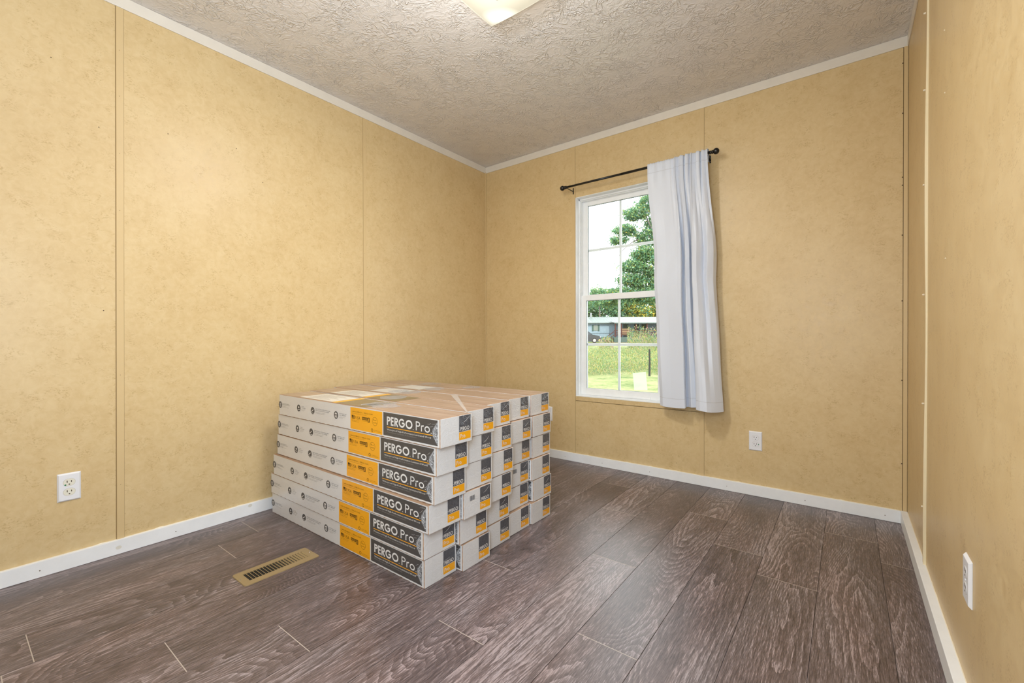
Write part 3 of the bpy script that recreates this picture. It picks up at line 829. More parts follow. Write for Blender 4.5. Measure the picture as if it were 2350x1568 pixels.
def font_mesh(lines, place, mat, name):
    """lines = [(text, x, z, height, width or None)] -> one flat mesh"""
    m = MB()
    for text, x, z, hgt, wid in lines:
        cu = bpy.data.curves.new('t', 'FONT'); cu.body = text; cu.size = 1.0; cu.resolution_u = 1
        o = bpy.data.objects.new('t', cu); COL.objects.link(o)
        bpy.context.view_layer.update()
        me = bpy.data.meshes.new_from_object(o.evaluated_get(bpy.context.evaluated_depsgraph_get()))
        vs = [v.co.copy() for v in me.vertices]
        mxx = max(v.x for v in vs); sz = hgt / 0.72
        sxx = (wid / mxx) if wid else sz
        k = len(m.v)
        m.v += [place(x + v.x * sxx, z + v.y * sz) for v in vs]
        for p in me.polygons: m.f.append(tuple(k + i for i in p.vertices)); m.m.append(0)
        bpy.data.objects.remove(o, do_unlink=True); bpy.data.meshes.remove(me); bpy.data.curves.remove(cu)
    return m.mesh(name, mat)

# local frame of a carton: origin at the middle of its base, x along its length
hx, hy = CL / 2, CW / 2
SIDE = lambda e: (lambda a, z: (a - hx, -hy - e, z))          # front long side, a measured from the wall end
END = lambda e: (lambda a, z: (hx + e, a - hy, z))            # visible end, a measured from the near edge
TOPP = lambda e: (lambda a, b_: (a - hx, b_ - hy, CH + e))
def rect(place, x0, x1, z0, z1, m=None):
    m = m or MB(); return m.quad([place(x0, z0), (place(x1, z0)), (place(x1, z1)), place(x0, z1)])
proto = bpy.data.objects.new('flooring_carton', None); COL.objects.link(proto); proto.empty_display_size = .05
parts = {}
MB().box((-hx, -hy, 0), (hx, hy, CH)).build('carton_body', M_KRAFT, proto, bevel=0.0022)
# white sheet wrapped round the two long sides with a scalloped perforated lower edge
m = MB(); n = 60
for i in range(n):
    a0, a1 = 0.002 + (CL - .004) * i / n, 0.002 + (CL - .004) * (i + 1) / n
    zb = 0.0016 + (0.0012 if i % 2 else 0.0)
    m.quad([SIDE(.0007)(a0, zb), SIDE(.0007)(a1, zb), SIDE(.0007)(a1, CH - .0018), SIDE(.0007)(a0, CH - .0018)])
m.build('side_sheet', M_CWHITE, proto)
MB().quad([(.002 - hx, hy + .0007, .002), (.002 - hx, hy + .0007, CH - .002), (hx - .002, hy + .0007, CH - .002), (hx - .002, hy + .0007, .002)]).build('side_sheet', M_CWHITE, proto)
MB().box((hx + .0002, -hy + .0018, .0015), (hx + .0020, hy - .0015, CH - .0004)).build('end_flap', M_CEND, proto, bevel=0.0006)
op = rect(SIDE(.0011), .6575, .8840, .0065, CH - .0060).build('orange_panel', M_ORANGE, proto)
pe = SIDE(.0014)
L = [('1-800-33-PERGO  |  PERGO.COM', .668, .0800, .0060, .150), ('Made in USA with domestic and imported materials', .668, .0735, .0026, .108),
     ('USA', .695, .0510, .0140, .0360), ('made with pride in the', .668, .0450, .0026, .058), ('state of North Carolina', .668, .0395, .0026, .052), ('NALFA', .7450, .0555, .0085, .0370),
     ('CERTIFIED SURFACE', .7445, .0480, .0026, .040), ('floor', .823, .0590, .0065, .0220), ('score', .822, .0480, .0065, .0250), ('recyclable please', .828, .0185, .0024, .040), ('dispose of responsibly', .828, .0135, .0024, .048)]
link('fine_print', font_mesh([l for l in L if l[0] != 'NALFA'], pe, M_INKO, 'fine_print'), op)
m = MB()
for i in range(5): rect(pe, .668, .692, .0512 + i * .0032, .0530 + i * .0032, m)
rect(pe, .668, .679, .0580, .0672, m)
rect(pe, .7440, .7840, .0540, .0660, m); rect(pe, .7850, .7985, .0470, .0670, m)
for (cx, cz, r0, r1) in ((.8345, .0560, .0168, .0178), (.8150, .0180, .0048, .0068)):
    for i in range(24):
        a0, a1 = 2 * PI * i / 24, 2 * PI * (i + 1) / 24
        m.quad([pe(cx + r0 * math.cos(a0), cz + r0 * math.sin(a0)), pe(cx + r1 * math.cos(a0), cz + r1 * math.sin(a0)), pe(cx + r1 * math.cos(a1), cz + r1 * math.sin(a1)), pe(cx + r0 * math.cos(a1), cz + r0 * math.sin(a1))])
m.build('printed_seals', M_INKO, op)
link('seal_lettering', font_mesh([('NALFA', .7460, .0560, .0078, .0360)], SIDE(.0017), M_ORANGE, 'seal_lettering'), op)
rect(SIDE(.0017), .7895, .7940, .0500, .0640).build('seal_flame', M_ORANGE, op)
dp = rect(SIDE(.0011), .8905, 1.2085, .0085, CH - .0050).build('dark_panel', M_DARK, proto)
m = MB(); word(m, 'PERGO', .9140, .0515, .0345, .1570, .195, pe, gap=.08); rect(pe, 1.0738, 1.0768, .0512, .0542, m)
word(m, 'Pro', 1.0895, .0515, .0345, .0800, .135, pe); rect(pe, 1.1730, 1.1770, .0505, .0530, m)
m.build('brand_lettering', M_LETTER, dp)
rect(pe, .9140, 1.1830, .0425, .0452).build('underline', M_ORANGE, dp)
link('tagline', font_mesh([('Waterproof High-Performance Laminated Wood', .9145, .0310, .0066, .2590)], pe, M_LETTER, 'tagline'), dp)
link('second_tagline', font_mesh([('Madera laminada impermeable de alto rendimiento', .9145, .0222, .0046, .1800)], pe, plain('dim_letter_print', (0.26, 0.25, 0.24), .5), 'second_tagline'), dp)
# round pictogram icons with captions
caps = [(-.0 + .012, .0530, [('NON-PRORATED WARRANTY', .034, .0590, .0036, .070), ('LIFETIME RESIDENTIAL LIMITED WARRANTY', .034, .0535, .0032, .082), ('garantia limitada de', .034, .0455, .0024, .040), ('por vida para uso residencial', .034, .0410, .0024, .066)]),
        (.2050, .0530, [('TOTAL', .2330, .0620, .0036, .024), ('THICKNESS', .2330, .0550, .0036, .040), ('grosor total', .2330, .0480, .0026, .034), ('12 mm', .2330, .0425, .0026, .026)]),
        (.3395, .0530, [('EASY INSTALL WITH ATTACHED', .3660, .0620, .0042, .140 * .93), ('PAD & CLICK LOCK SYSTEM', .3660, .0550, .0042, .118), ('facil de instalar con el respaldo', .3660, .0475, .0024, .086), ('de espuma integrado', .3660, .0425, .0024, .078)]),
        (.5430, .0530, [('INSTALLS ON', .5700, .0610, .0040, .056), ('ALL GRADES', .5700, .0540, .0044, .054), ('se instala en todos', .5700, .0470, .0024, .050), ('los niveles', .5700, .0425, .0024, .028)])]
for ix, (cx, cz, tx) in enumerate(caps):
    m = MB(); r = .0172
    ring = [pe(cx + r * math.cos(2 * PI * i / 28), cz + r * math.sin(2 * PI * i / 28)) for i in range(28)]
    m.quad(ring)
    ic = m.build('feature_icon', M_INK, proto)
    p2 = SIDE(.0017); m = MB()
    if ix == 3:
        m.quad([p2(cx - .011, cz + .004), p2(cx + .011, cz + .004), p2(cx, cz + .013)])
        for z in (-.001, -.0055, -.010): rect(p2, cx - .009, cx + .009, cz + z - .0011, cz + z + .0011, m)
    elif ix == 0:
        for dx in (-.005, 0, .005): rect(p2, cx + dx - .0012, cx + dx + .0012, cz - .011, cz + .010, m)
        rect(p2, cx - .008, cx + .008, cz + .004, cz + .0055, m)
    elif ix == 1:
        rect(p2, cx - .011, cx + .011, cz - .0085, cz - .0060, m); rect(p2, cx - .004, cx + .006, cz + .000, cz + .008, m)
    else:
        m.quad([p2(cx - .012, cz - .004), p2(cx - .010, cz - .007), p2(cx + .008, cz + .004), p2(cx + .006, cz + .007)]); rect(p2, cx - .010, cx + .011, cz - .0125, cz - .0105, m)
    m.build('pictogram', M_LETTER, ic)
    link('caption', font_mesh(tx, pe, M_INK, 'caption'), ic)
# crumpled film over the end of the dark panel, its glints painted pale
def film_patch_mat(name, sc, lo, hi, amt):
    q = NT(name); P_ = q.coord('Object')
    nz = q.noise(q.mapping(P_, sc), 1.0, 4, 0.7, 2.2)
    wv = q.math('SUBTRACT', 1.0, q.math('MULTIPLY', q.math('ABSOLUTE', q.math('SUBTRACT', nz, 0.5)), 14.0), clamp=True)
    mk = q.math('MULTIPLY', q.math('MAXIMUM', wv, q.maprange(nz, lo, hi)), amt)
    tr = q.n('ShaderNodeBsdfTransparent'); pb = q.n('ShaderNodeBsdfPrincipled'); pb.inputs['Base Color'].default_value = (0.62, 0.65, 0.70, 1); pb.inputs['Roughness'].default_value = 0.2
    q.l(q.bump(nz, 1.0, 0.004), pb.inputs['Normal'])
    mx = q.n('ShaderNodeMixShader'); q.l(mk, mx.inputs[0]); q.l(tr.outputs[0], mx.inputs[1]); q.l(pb.outputs[0], mx.inputs[2]); q.l(mx.outputs[0], q.out.inputs[0])
    return q.mat
M_PATCH = film_patch_mat('crumpled_film_glints', (60, 60, 40), 0.56, 0.70, 0.75)
M_TOPFILM = film_patch_mat('wrinkled_film_glints', (30, 55, 1), 0.55, 0.66, 0.85)
m = MB(); pl_ = SIDE(.0015)
for i in range(12):
    z0_, z1_ = .012 + (CH - .024) * i / 12, .012 + (CH - .024) * (i + 1) / 12
    d0_, d1_ = .026 * math.sin(PI * i / 12) + .002, .026 * math.sin(PI * (i + 1) / 12) + .002
    m.quad([pl_(1.209 - d0_, z0_), pl_(1.209, z0_), pl_(1.209, z1_), pl_(1.209 - d1_, z1_)])
m.build('crumpled_film', M_PATCH, proto)
# end label
ee = END(.0024); e2 = END(.0028)
dl = rect(ee, .0955, .1590, .0445, CH - .0015).build('dark_end_label', M_DARKE, proto)
m = MB(); word(m, 'PERGO', .1015, .0478, .0145, .0490, .16, e2); m.build('end_lettering', M_LETTER, dl)
ol_ = rect(ee, .0955, .1590, .0135, .0430).build('orange_end_label', M_ORANGE, proto)
m = MB(); word(m, 'Pro.', .1015, .0205, .0155, .0300, .125, e2); m.build('end_lettering', M_LETTER, ol_)

# crinkled film creases: thin raised ribbons, white to paint in the glints, three variants
def crease_mesh(seed, which):
    rg = random.Random(seed); m = MB()
    def ribbon(pts, w, place):
        n = len(pts)
        for i in range(n - 1):
            (a0, z0), (a1, z1) = pts[i], pts[i + 1]
            dx, dz = a1 - a0, z1 - z0; l_ = math.hypot(dx, dz) + 1e-9
            wx, wz = -dz / l_, dx / l_
            w0 = w * (0.25 + math.sin(PI * i / n)) ; w1 = w * (0.25 + math.sin(PI * (i + 1) / n))
            m.quad([place(a0 - wx * w0, z0 - wz * w0), place(a1 - wx * w1, z1 - wz * w1), place(a1 + wx * w1, z1 + wz * w1), place(a0 + wx * w0, z0 + wz * w0)])
    if which == 'end':
        pl = END(.0032)
        z = .036 + rg.random() * .012; pts = []; a = .006
        while a < .092 + rg.random() * .07:
            pts.append((a, z)); a += .006 + rg.random() * .005; z += rg.uniform(-.0015, .0035)
        ribbon(pts, .00042, pl)
        for k in range(rg.randint(3, 6)):
            a, z = rg.uniform(.015, .09), rg.uniform(.008, .040); pts = []; dr = rg.uniform(-.4, 1.9)
            for i in range(rg.randint(4, 8)):
                pts.append((a, z)); a += .0045 * math.cos(dr); z += .0045 * math.sin(dr); dr += rg.uniform(-.5, .5)
            pts = [(a, min(max(z, .004), CH - .004)) for a, z in pts]
            ribbon(pts, .00032, pl)
        if rg.random() < .7:
            a, z = rg.uniform(.100, .118), rg.uniform(.068, .080); pts = []
            for i in range(7): pts.append((a, min(z, CH - .006))); a += .0062; z += .0012 + .0009 * i
            ribbon(pts, .00050, pl)
    else:
        pl = SIDE(.0016); c = rg.uniform(.045, .06)
        pts = [(1.207 - .018 * math.sin(PI * i / 12) - rg.uniform(0, .002), .014 + (CH - .030) * i / 12) for i in range(13)]
        ribbon(pts, .00045, pl)
        for k in range(9):
            z = rg.uniform(.018, CH - .018); a = 1.205 - .016 * math.sin(PI * (z - .014) / (CH - .03)); pts = [(a, z)]
            for i in range(rg.randint(2, 4)):
                a += .0042; z += rg.uniform(-.005, .005); pts.append((min(a, 1.211), min(max(z, .010), CH - .008)))
            ribbon(pts, .00045, pl)
        for k in range(5):
            z = rg.uniform(.02, CH - .015); a = rg.uniform(1.15, 1.185); pts = []
            for i in range(6): pts.append((a, min(z, CH - .008))); a += .004; z += rg.uniform(-.001, .004)
            ribbon(pts, .00022, pl)
    return m.mesh('film_crease', M_CREASE)
CE = [crease_mesh(100 + i, 'end') for i in range(6)]
CS = [crease_mesh(200 + i, 'side') for i in range(4)]

# (x of the visible end, y of the near edge) for every carton; layer 1 rests on the floor
LAY = {1: [(1.283, -1.847), (1.313, -1.673), (1.282, -1.492), (1.272, -1.318), (1.281, -1.139)],
       2: [(1.284, -1.852), (1.306, -1.681), (1.277, -1.490), (1.256, -1.304), (1.275, -1.120)],
       3: [(1.318, -1.856), (1.330, -1.683), (1.300, -1.500), (1.256, -1.300), (1.272, -1.128)],
       4: [(1.334, -1.843), (1.321, -1.667), (1.298, -1.486), (1.254, -1.285), (1.261, -1.108)],
       5: [(1.346, -1.842), (1.325, -1.667), (1.292, -1.490), (1.268, -1.294), (1.263, -1.104)],
       6: [(1.372, -1.848), (1.332, -1.662), (1.280, -1.484), (1.252, -1.292), (1.250, -1.103)]}
LNAME = {1: 'bottom layer on the floor', 2: 'second layer up', 3: 'third layer up', 4: 'fourth layer up', 5: 'second layer from the top', 6: 'top layer'}
RNAME = ['frontmost carton with its long printed side showing', 'second carton back', 'third carton back', 'fourth carton back', 'rearmost carton nearest the window']
M_TLABEL = plain('white_top_label', (0.70, 0.68, 0.63), 0.35)
M_OLIVE = film_print('dark_olive_print', srgb(120, 106, 78), 0.12, crk=0.4)
M_GOLD = plain('gold_stripe', srgb(236, 178, 62), 0.4)
rg = random.Random(11)
first = True
for L_ in range(1, 7):
    for r, (xe, yn) in enumerate(LAY[L_]):
        if first: o = proto; first = False
        else: o = copy_tree(proto)
        o.location = (xe - hx - .002, yn + hy, (L_ - 1) * CP)
        o.rotation_euler = (0, 0, math.radians(rg.uniform(-0.12, 0.12)))
        extra = ''
        if L_ == 4 and False: extra = ''
        if (L_, r) in ((3, 1), (3, 3)): extra = ', with a barcode'
        tag(o, 'white flooring carton, %s, %s%s' % (RNAME[r], LNAME[L_], extra), 'carton', 'stacked cartons of flooring')
        o['_pend'] = 0
        del o['_pend']
ROOTS = [o for o in COL.objects if o.name.startswith('flooring_carton')]
idx = 0
for L_ in range(1, 7):
    for r in range(5):
        o = ROOTS[idx]; idx += 1
        link('film_crease', CE[(L_ * 5 + r * 3) % 6], o)
        link('film_crease', CS[(L_ + r) % 4], o)
        if (L_, r) in ((3, 1), (3, 3)):
            m = MB(); rb_ = random.Random(5); a = .034
            while a < .064:
                w = rb_.choice((.0006, .0012, .0018)); rect(END(.0026), a, a + w, .066, .086, m); a += w + rb_.choice((.0008, .0014))
            m.build('barcode', M_INK, o)
        if L_ == 6:
            t = TOPP(.0004)
            rect(t, .004, CL - .004, .004, CW - .002).build('top_print', M_TOP, o)
            rect(TOPP(.0007), .30, CL - .004, CW - .0052, CW - .001).build('white_edge', M_CWHITE, o)
            if r in (0, 1):
                tl = rect(TOPP(.0008), .19, .49, .012, CW - .012).build('top_label', M_TLABEL, o)
                m = MB()
                for i in range(8): rect(TOPP(.0011), .23, .44 - .03 * (i % 3), .030 + i * .014, .0335 + i * .014, m)
                m.build('label_text', plain('grey_label_text', (0.42, 0.38, 0.32), .6), tl)
                rect(TOPP(.0008), .495, .530, .006, CW - .006).build('gold_stripe', M_GOLD, o)
                rect(TOPP(.0008), .532, .760, .006, CW - .006).build('olive_panel', M_OLIVE, o)
            if r in (2, 3):
                rect(TOPP(.0008), .33, .56, .02, CW - .01).build('top_label', plain('pale_blue_white_label', (0.62, 0.62, 0.60), .3), o)
            # patches of wrinkled film, pale glints painted into their colour
            rr_ = random.Random(40 + r)
            for (ca, w_, b0) in (((.78, .085, .0), (.70, .04, .05)), ((.64, .075, .02),), ((.50, .07, .02), (.60, .06, .03)), ((.60, .08, .03),), ((.36, .07, .03), (.72, .06, .04)))[r]:
                m = MB(); N_ = 14; pts = []
                for k in range(N_):
                    an = 2 * PI * k / N_; rr = 1 + rr_.uniform(-.25, .15)
                    pts.append(TOPP(.0012)(ca + w_ * rr * math.cos(an), min(max(CW / 2 + b0 * .3 + .066 * rr * math.sin(an), .006), CW - .006)))
                m.quad(pts); m.build('film_wrinkle', M_TOPFILM, o)
            if r == 0:
                m = MB()
                for k in range(13):
                    a = .86 + k * .026 + rr_.uniform(-.006, .006); rect(TOPP(.0009), a, a + rr_.uniform(.0008, .0022), .02 + rr_.uniform(0, .02), .10 + rr_.uniform(0, .05), m)
                m.build('film_streak', plain('pale_film_streak', (0.62, 0.52, 0.46), .25), o)
# a band of stretched film running diagonally over the top
m = MB(); z = 5 * CP + CH + 0.0016
A, B = Vector((1.345, -1.680)), Vector((0.930, -1.335))
for i in range(20):
    p0 = A.lerp(B, i / 20); p1 = A.lerp(B, (i + 1) / 20); t = (B - A).normalized(); nn = Vector((-t.y, t.x))
    w0 = .004 + .012 * i / 20; w1 = .004 + .012 * (i + 1) / 20
    m.quad([(p0.x - nn.x * w0, p0.y - nn.y * w0, z), (p1.x - nn.x * w1, p1.y - nn.y * w1, z), (p1.x + nn.x * w1, p1.y + nn.y * w1, z + .0005), (p0.x + nn.x * w0, p0.y + nn.y * w0, z + .0005)])
M_BAND = NT('stretched_film_band')
_t = M_BAND.n('ShaderNodeBsdfTransparent'); _d = M_BAND.n('ShaderNodeBsdfPrincipled'); _d.inputs['Base Color'].default_value = (.8, .78, .76, 1); _d.inputs['Roughness'].default_value = .2
_m = M_BAND.n('ShaderNodeMixShader'); _m.inputs[0].default_value = .5
M_BAND.l(_t.outputs[0], _m.inputs[1]); M_BAND.l(_d.outputs[0], _m.inputs[2]); M_BAND.l(_m.outputs[0], M_BAND.out.inputs[0])
tag(m.build('film_band', M_BAND.mat), 'clear plastic film strip stretched diagonally across the top cartons', 'film')

# ------------------------------------------------------------------ outdoors
C0 = Vector((CAM_P.x, CAM_P.y, 0)); FD = Vector((-0.6063, 0.7952, 0)); RD = Vector((0.7952, 0.6063, 0))
def W2(lat, dep):      # lateral and depth distances along fixed ground axes -> world x, y
    p = C0 + RD * lat + FD * dep; return p.x, p.y
def gz(dep):
    if dep < 21: return -0.82
    return -0.82 + 1.30 * min((dep - 21) / 39.0, 1.0) ** 1.15 + (max(dep - 60, 0)) * 0.01

def grass_material():
    s = NT('sunlit_lawn'); P = s.n('ShaderNodeNewGeometry').outputs['Position']
    a = s.noise(P, 0.6, 3, 0.6); b_ = s.noise(P, 9.0, 4, 0.7)
    t = s.math('ADD', s.math('MULTIPLY', a, 0.55), s.math('MULTIPLY', b_, 0.5))
    return s.pbr(s.ramp(t, [(0.38, (0.060, 0.095, 0.030)), (0.50, (0.130, 0.155, 0.060)), (0.64, (0.235, 0.235, 0.115))]), 0.9, normal=s.bump(b_, 0.8, 0.05), spec=0.1)
M_GRASS = grass_material()
NG = 60; lat = np.linspace(-45, 45, NG); dep = np.concatenate([np.linspace(4.6, 60, 70), np.linspace(62, 160, 20)])
gv = []; gf = []
for d_ in dep:
    for l_ in lat:
        x, y = W2(l_, d_); gv.append((x, max(y, 0.5), gz(d_) + 0.03 * math.sin(x * 1.1) * math.sin(y * .9)))
for j in range(len(dep) - 1):
    for i in range(NG - 1):
        gf.append((j * NG + i, j * NG + i + 1, (j + 1) * NG + i + 1, (j + 1) * NG + i))
gme = bpy.data.meshes.new('ground'); gme.from_pydata(gv, [], gf); gme.materials.append(M_GRASS)
ground = struct('ground', gme)
# dirt lane in front of the far house
mb = MB(); pr = None
for i in range(41):
    l_ = -32 + 64 * i / 40
    x0, y0 = W2(l_, 50); x1, y1 = W2(l_, 56.5)
    k = len(mb.v); mb.v += [(x0, y0, gz(50) + .05), (x1, y1, gz(56.5) + .05)]
    if pr is not None: mb.f.append((pr, k, k + 1, pr + 1)); mb.m.append(0)
    pr = k
struct('dirt_lane', mb.mesh('dirt_lane', plain('dry_tan_dirt', (0.27, 0.175, 0.085), 0.9)))

def quads_mesh(name, centers, size, mat_idx, mats, flat=False, stretch=1.0):
    n = len(centers)
    a = RNG.normal(size=(n, 3)); a /= np.linalg.norm(a, axis=1)[:, None]
    b_ = RNG.normal(size=(n, 3)); b_ -= a * (a * b_).sum(1)[:, None]; b_ /= np.linalg.norm(b_, axis=1)[:, None]
    if flat:     # upright blades
        a = np.stack([RNG.normal(0, .55, n), RNG.normal(0, .55, n), np.ones(n)], 1)
        b_ = np.stack([np.cos(t := RNG.uniform(0, PI, n)), np.sin(t), np.zeros(n)], 1)
    s_ = (size * RNG.uniform(.6, 1.3, n))[:, None]
    c = np.asarray(centers)
    v = np.stack([c - a * s_ * stretch, c - b_ * s_ * .55, c + a * s_ * stretch, c + b_ * s_ * .55], 1).reshape(-1, 3)
    me = bpy.data.meshes.new(name)
    me.vertices.add(4 * n); me.vertices.foreach_set('co', v.ravel())
    me.loops.add(4 * n); me.loops.foreach_set('vertex_index', np.arange(4 * n))
    me.polygons.add(n); me.polygons.foreach_set('loop_start', np.arange(n) * 4); me.polygons.foreach_set('loop_total', np.full(n, 4))
    for m_ in mats: me.materials.append(m_)
    me.polygons.foreach_set('material_index', np.asarray(mat_idx, dtype=np.int32)); me.update(); me.validate()
    return me
def leafmat(name, c, tr=0.35):
    s = NT(name); d_ = s.n('ShaderNodeBsdfDiffuse'); d_.inputs[0].default_value = tuple(c) + (1,)
    t = s.n('ShaderNodeBsdfTranslucent'); t.inputs[0].default_value = tuple(min(1, x * 1.3) for x in c) + (1,)
    m_ = s.n('ShaderNodeMixShader'); m_.inputs[0].default_value = tr
    s.l(d_.outputs[0], m_.inputs[1]); s.l(t.outputs[0], m_.inputs[2]); s.l(m_.outputs[0], s.out.inputs[0]); return s.mat
LM = [leafmat('leaf_mid_green', (0.095, 0.19, 0.085)), leafmat('leaf_blue_green', (0.085, 0.18, 0.12)), leafmat('leaf_yellow_green', (0.22, 0.29, 0.10)), leafmat('leaf_gold', (0.46, 0.36, 0.07)),
      leafmat('weed_olive', (0.15, 0.17, 0.06)), leafmat('weed_straw', (0.36, 0.31, 0.15)), leafmat('weed_pink', (0.36, 0.25, 0.20)), leafmat('leaf_pale_green', (0.17, 0.27, 0.15))]  # greens kept light so haze is painted into the leaf colour
M_BARK = plain('grey_brown_bark', (0.09, 0.075, 0.065), 0.9)

def tree(label, lat_, dep_, base, height, blobs, nleaf, size, weights, trunk_r, limbs, group=None, name='tree'):
    x, y = W2(lat_, dep_)
    t = thing(name, label, 'tree', (x, y, base), 0, group)
    tm = MB(); tm.tube([(0, 0, -.2), (.1, 0, height * .3), (0, .1, height * .62), (0, 0, height * .85)], [trunk_r, trunk_r * .75, trunk_r * .5, trunk_r * .15], 10)
    tm.build('trunk', M_BARK, t, smooth=True)
    if limbs:
        lm = MB()
        for pts, r in limbs:
            P_ = []
            for (dl, dz_, dd) in pts:
                v = RD * dl + FD * dd; P_.append((v.x, v.y, dz_))
            lm.tube(P_, [r * (1 - .85 * i / (len(P_) - 1)) for i in range(len(P_))], 6)
        lo = lm.build('branches', M_BARK, t, smooth=True)
    C_ = []; tw = sum(b_[4] for b_ in blobs)
    for (dl, dd, dz_, R_, w_, flat_) in blobs:
        n_ = int(nleaf * w_ / tw)
        k_ = max(3, n_ // 20)       # leaf clumps, so sky shows between them
        dir_ = RNG.normal(size=(k_, 3)); dir_ /= np.linalg.norm(dir_, axis=1)[:, None]
        cc = dir_ * (RNG.uniform(.25, 1, k_) ** .5)[:, None] * np.array([R_, R_, R_ * flat_])
        pick = RNG.integers(0, k_, n_)
        p_ = cc[pick] + RNG.normal(0, size * 2.2, (n_, 3)) * np.array([1, 1, .55])
        c = RD * dl + FD * dd
        p_ += np.array([c.x, c.y, dz_]); C_.append(p_)
    C_ = np.concatenate(C_)
    mi = RNG.choice(len(LM), len(C_), p=np.array(weights) / sum(weights))
    lo = link('foliage', quads_mesh('foliage', C_, size, mi, LM), t); lo['kind'] = 'stuff'
    return t
# the oak right outside: lateral offset, depth offset, height above base, radius, weight, flatness
tree('large green oak tree filling the right of the upper window panes', 12.15, 33, -0.6, 13.5,
     [(-.4, 0, 12.5, 1.3, .9, .5), (-1.6, 0, 11.8, 1.2, 1.0, .6), (-2.9, 0, 10.9, .9, .7, .5), (-.6, 1, 10.4, 1.4, 1.0, .7), (-3.6, 0, 9.6, .8, .6, .45), (-4.1, 0, 8.9, .6, .35, .4), (-1.6, .5, 9.2, 1.3, 1.0, .5), (1.8, 0, 9.5, 2.3, 2.0, .9),
      (-2.2, 0, 7.9, 1.0, .8, .5), (-3.1, 0, 6.9, .9, .7, .6), (-1.4, 0, 7.0, 1.5, 1.5, .6), (-3.3, 0, 5.9, .9, .65, .5), (-1.6, .5, 5.8, 1.6, 1.5, .5), (-3.8, 0, 4.9, 1.2, 1.1, .4), (-1.9, 0, 4.7, 1.6, 1.4, .4), (2.2, .5, 6.3, 2.4, 2.2, .9), (4.4, 0, 8.0, 2.5, 1.8, 1), (-5.0, 1, 4.4, 1.1, .6, .35)],
     62000, 0.085, [5, 4, 2.2, .3, 0, 0, 0, 2.5], 0.38,
     [([(0, 6.2, 0), (-1.0, 8.2, 0), (-1.6, 9.6, 0), (-2.2, 11.0, 0)], .16), ([(0, 6.8, 0), (-.8, 8.9, 0), (-2.2, 9.2, 0), (-3.2, 8.7, 0), (-4.0, 8.0, 0), (-4.3, 7.2, 0)], .075),
      ([(-1.5, 9.2, 0), (-2.4, 8.1, 0), (-2.5, 7.4, 0)], .04), ([(0, 4.2, 0), (-1.2, 5.4, 0), (-2.8, 6.2, 0)], .12), ([(0, 3.6, 0), (-1.4, 4.6, 0), (-3.2, 5.0, 0), (-4.6, 4.6, 0)], .10),
      ([(0, 7, 0), (1.2, 9, 0), (2.6, 10.5, 0)], .14), ([(0, 5, 0), (1.6, 6.5, 0), (3.6, 8, 0)], .14), ([(-.6, 7.4, 0), (-1.0, 9.2, .2), (-.8, 11.2, .2)], .10)])
hz = [(1.5, 82, 8.6, 1), (9.8, 82, 9.6, 0), (17.3, 82, 9.4, 1), (24.8, 82, 9.0, 2), (32.3, 82, 9.2, 0), (40.0, 82, 9.6, 1)]
lab = {1.5: 'bluish green tree far behind the house, past the left end of the view', 9.8: 'dense dark green tree behind the left end of the pale house', 17.3: 'pale bluish green tree behind the house roof, left of the golden tree',
       24.8: 'green tree with golden yellow leaves behind the house roof', 32.3: 'dense dark green tree behind the porch end, right of the golden tree', 40.0: 'bluish green tree behind the far right end of the house'}
for (la, de, hh, kk) in hz:
    wts = [[6, 3, 1.5, .1, 0, 0, 0, 1], [3, 6, 1, 0, 0, 0, 0, 3], [3, 2, 4, 4.5, 0, 0, 0, 1]][kk]
    tree(lab[la], la, de, gz(de) - .2, hh, [(0, 0, hh * .70, 3.4, 1.6, .9), (-2.6, 0, hh * .66, 1.9, 1, 1.1), (2.6, 0, hh * .64, 1.9, 1, 1.1), (0, 0, hh * .38, 3.6, 1.3, .8), (-2.6, 0, 2.6, 1.9, .9, 1), (2.6, 0, 2.6, 1.9, .9, 1)],
         12000, 0.22, wts, 0.3, None, 'trees behind the far house')
tree('small sunlit bushy tree rising at the lower left of the upper sash', 14.6, 73.5, gz(73.5), 9.8, [(0, 0, 8.1, 1.5, 1, .6), (-1.2, 0, 6.9, 1.6, 1, .7), (1.5, 0, 7.2, 1.3, .8, .8)], 4500, .15, [3, 3, 3, .2, 0, 0, 0, 3], .2, None)

# weeds
def weeds(name, label, lat0, lat1, d0, d1, n, h0, h1, weights, size):
    l_ = RNG.uniform(lat0, lat1, n); d_ = RNG.uniform(d0, d1, n) 
    l_ = l_ * d_ / 21.0
    patch = .5 + .5 * np.sin(l_ * 1.9) * np.cos(d_ * .8 + l_)
    z = np.array([gz(v) for v in d_]) + RNG.uniform(0, 1, n) * (h0 + (h1 - h0) * patch) * (np.clip(1.15 - (d_ - 21) / 34, .4, 1.2) if d0 < 30 else 1.0)
    x = C0.x + RD.x * l_ + FD.x * d_; y = C0.y + RD.y * l_ + FD.y * d_
    mi = RNG.choice(len(LM), n, p=np.array(weights) / sum(weights))
    o = link(name, quads_mesh(name, np.stack([x, y, z], 1), size, mi, LM, flat=True, stretch=2.0))
    o['kind'] = 'stuff'; tag(o, label, 'weeds')
    return o
weeds('tall_weeds', 'wild weedy field between lawn and dirt lane', -1.5, 12.0, 21.0, 38.0, 120000, 0.35, 1.05, [3.0, 1.2, 2.8, .4, 5, 5.0, .7, 2.2], .022)
weeds('seeding_goldenrod', 'taller pinkish straw seed heads at the back right of the weedy field', 5.5, 9.5, 38.0, 46.0, 6500, 0.9, 2.4, [1.5, .5, 2.0, .8, 4, 4, 2.5, 3], .05)
weeds('flowering_weeds', 'small clump of pinkish weeds in front of the far porch steps', 4.15, 4.85, 39.0, 43.0, 700, 0.7, 1.5, [1.5, .5, 2.0, .6, 4, 3, 5, 3], .05)

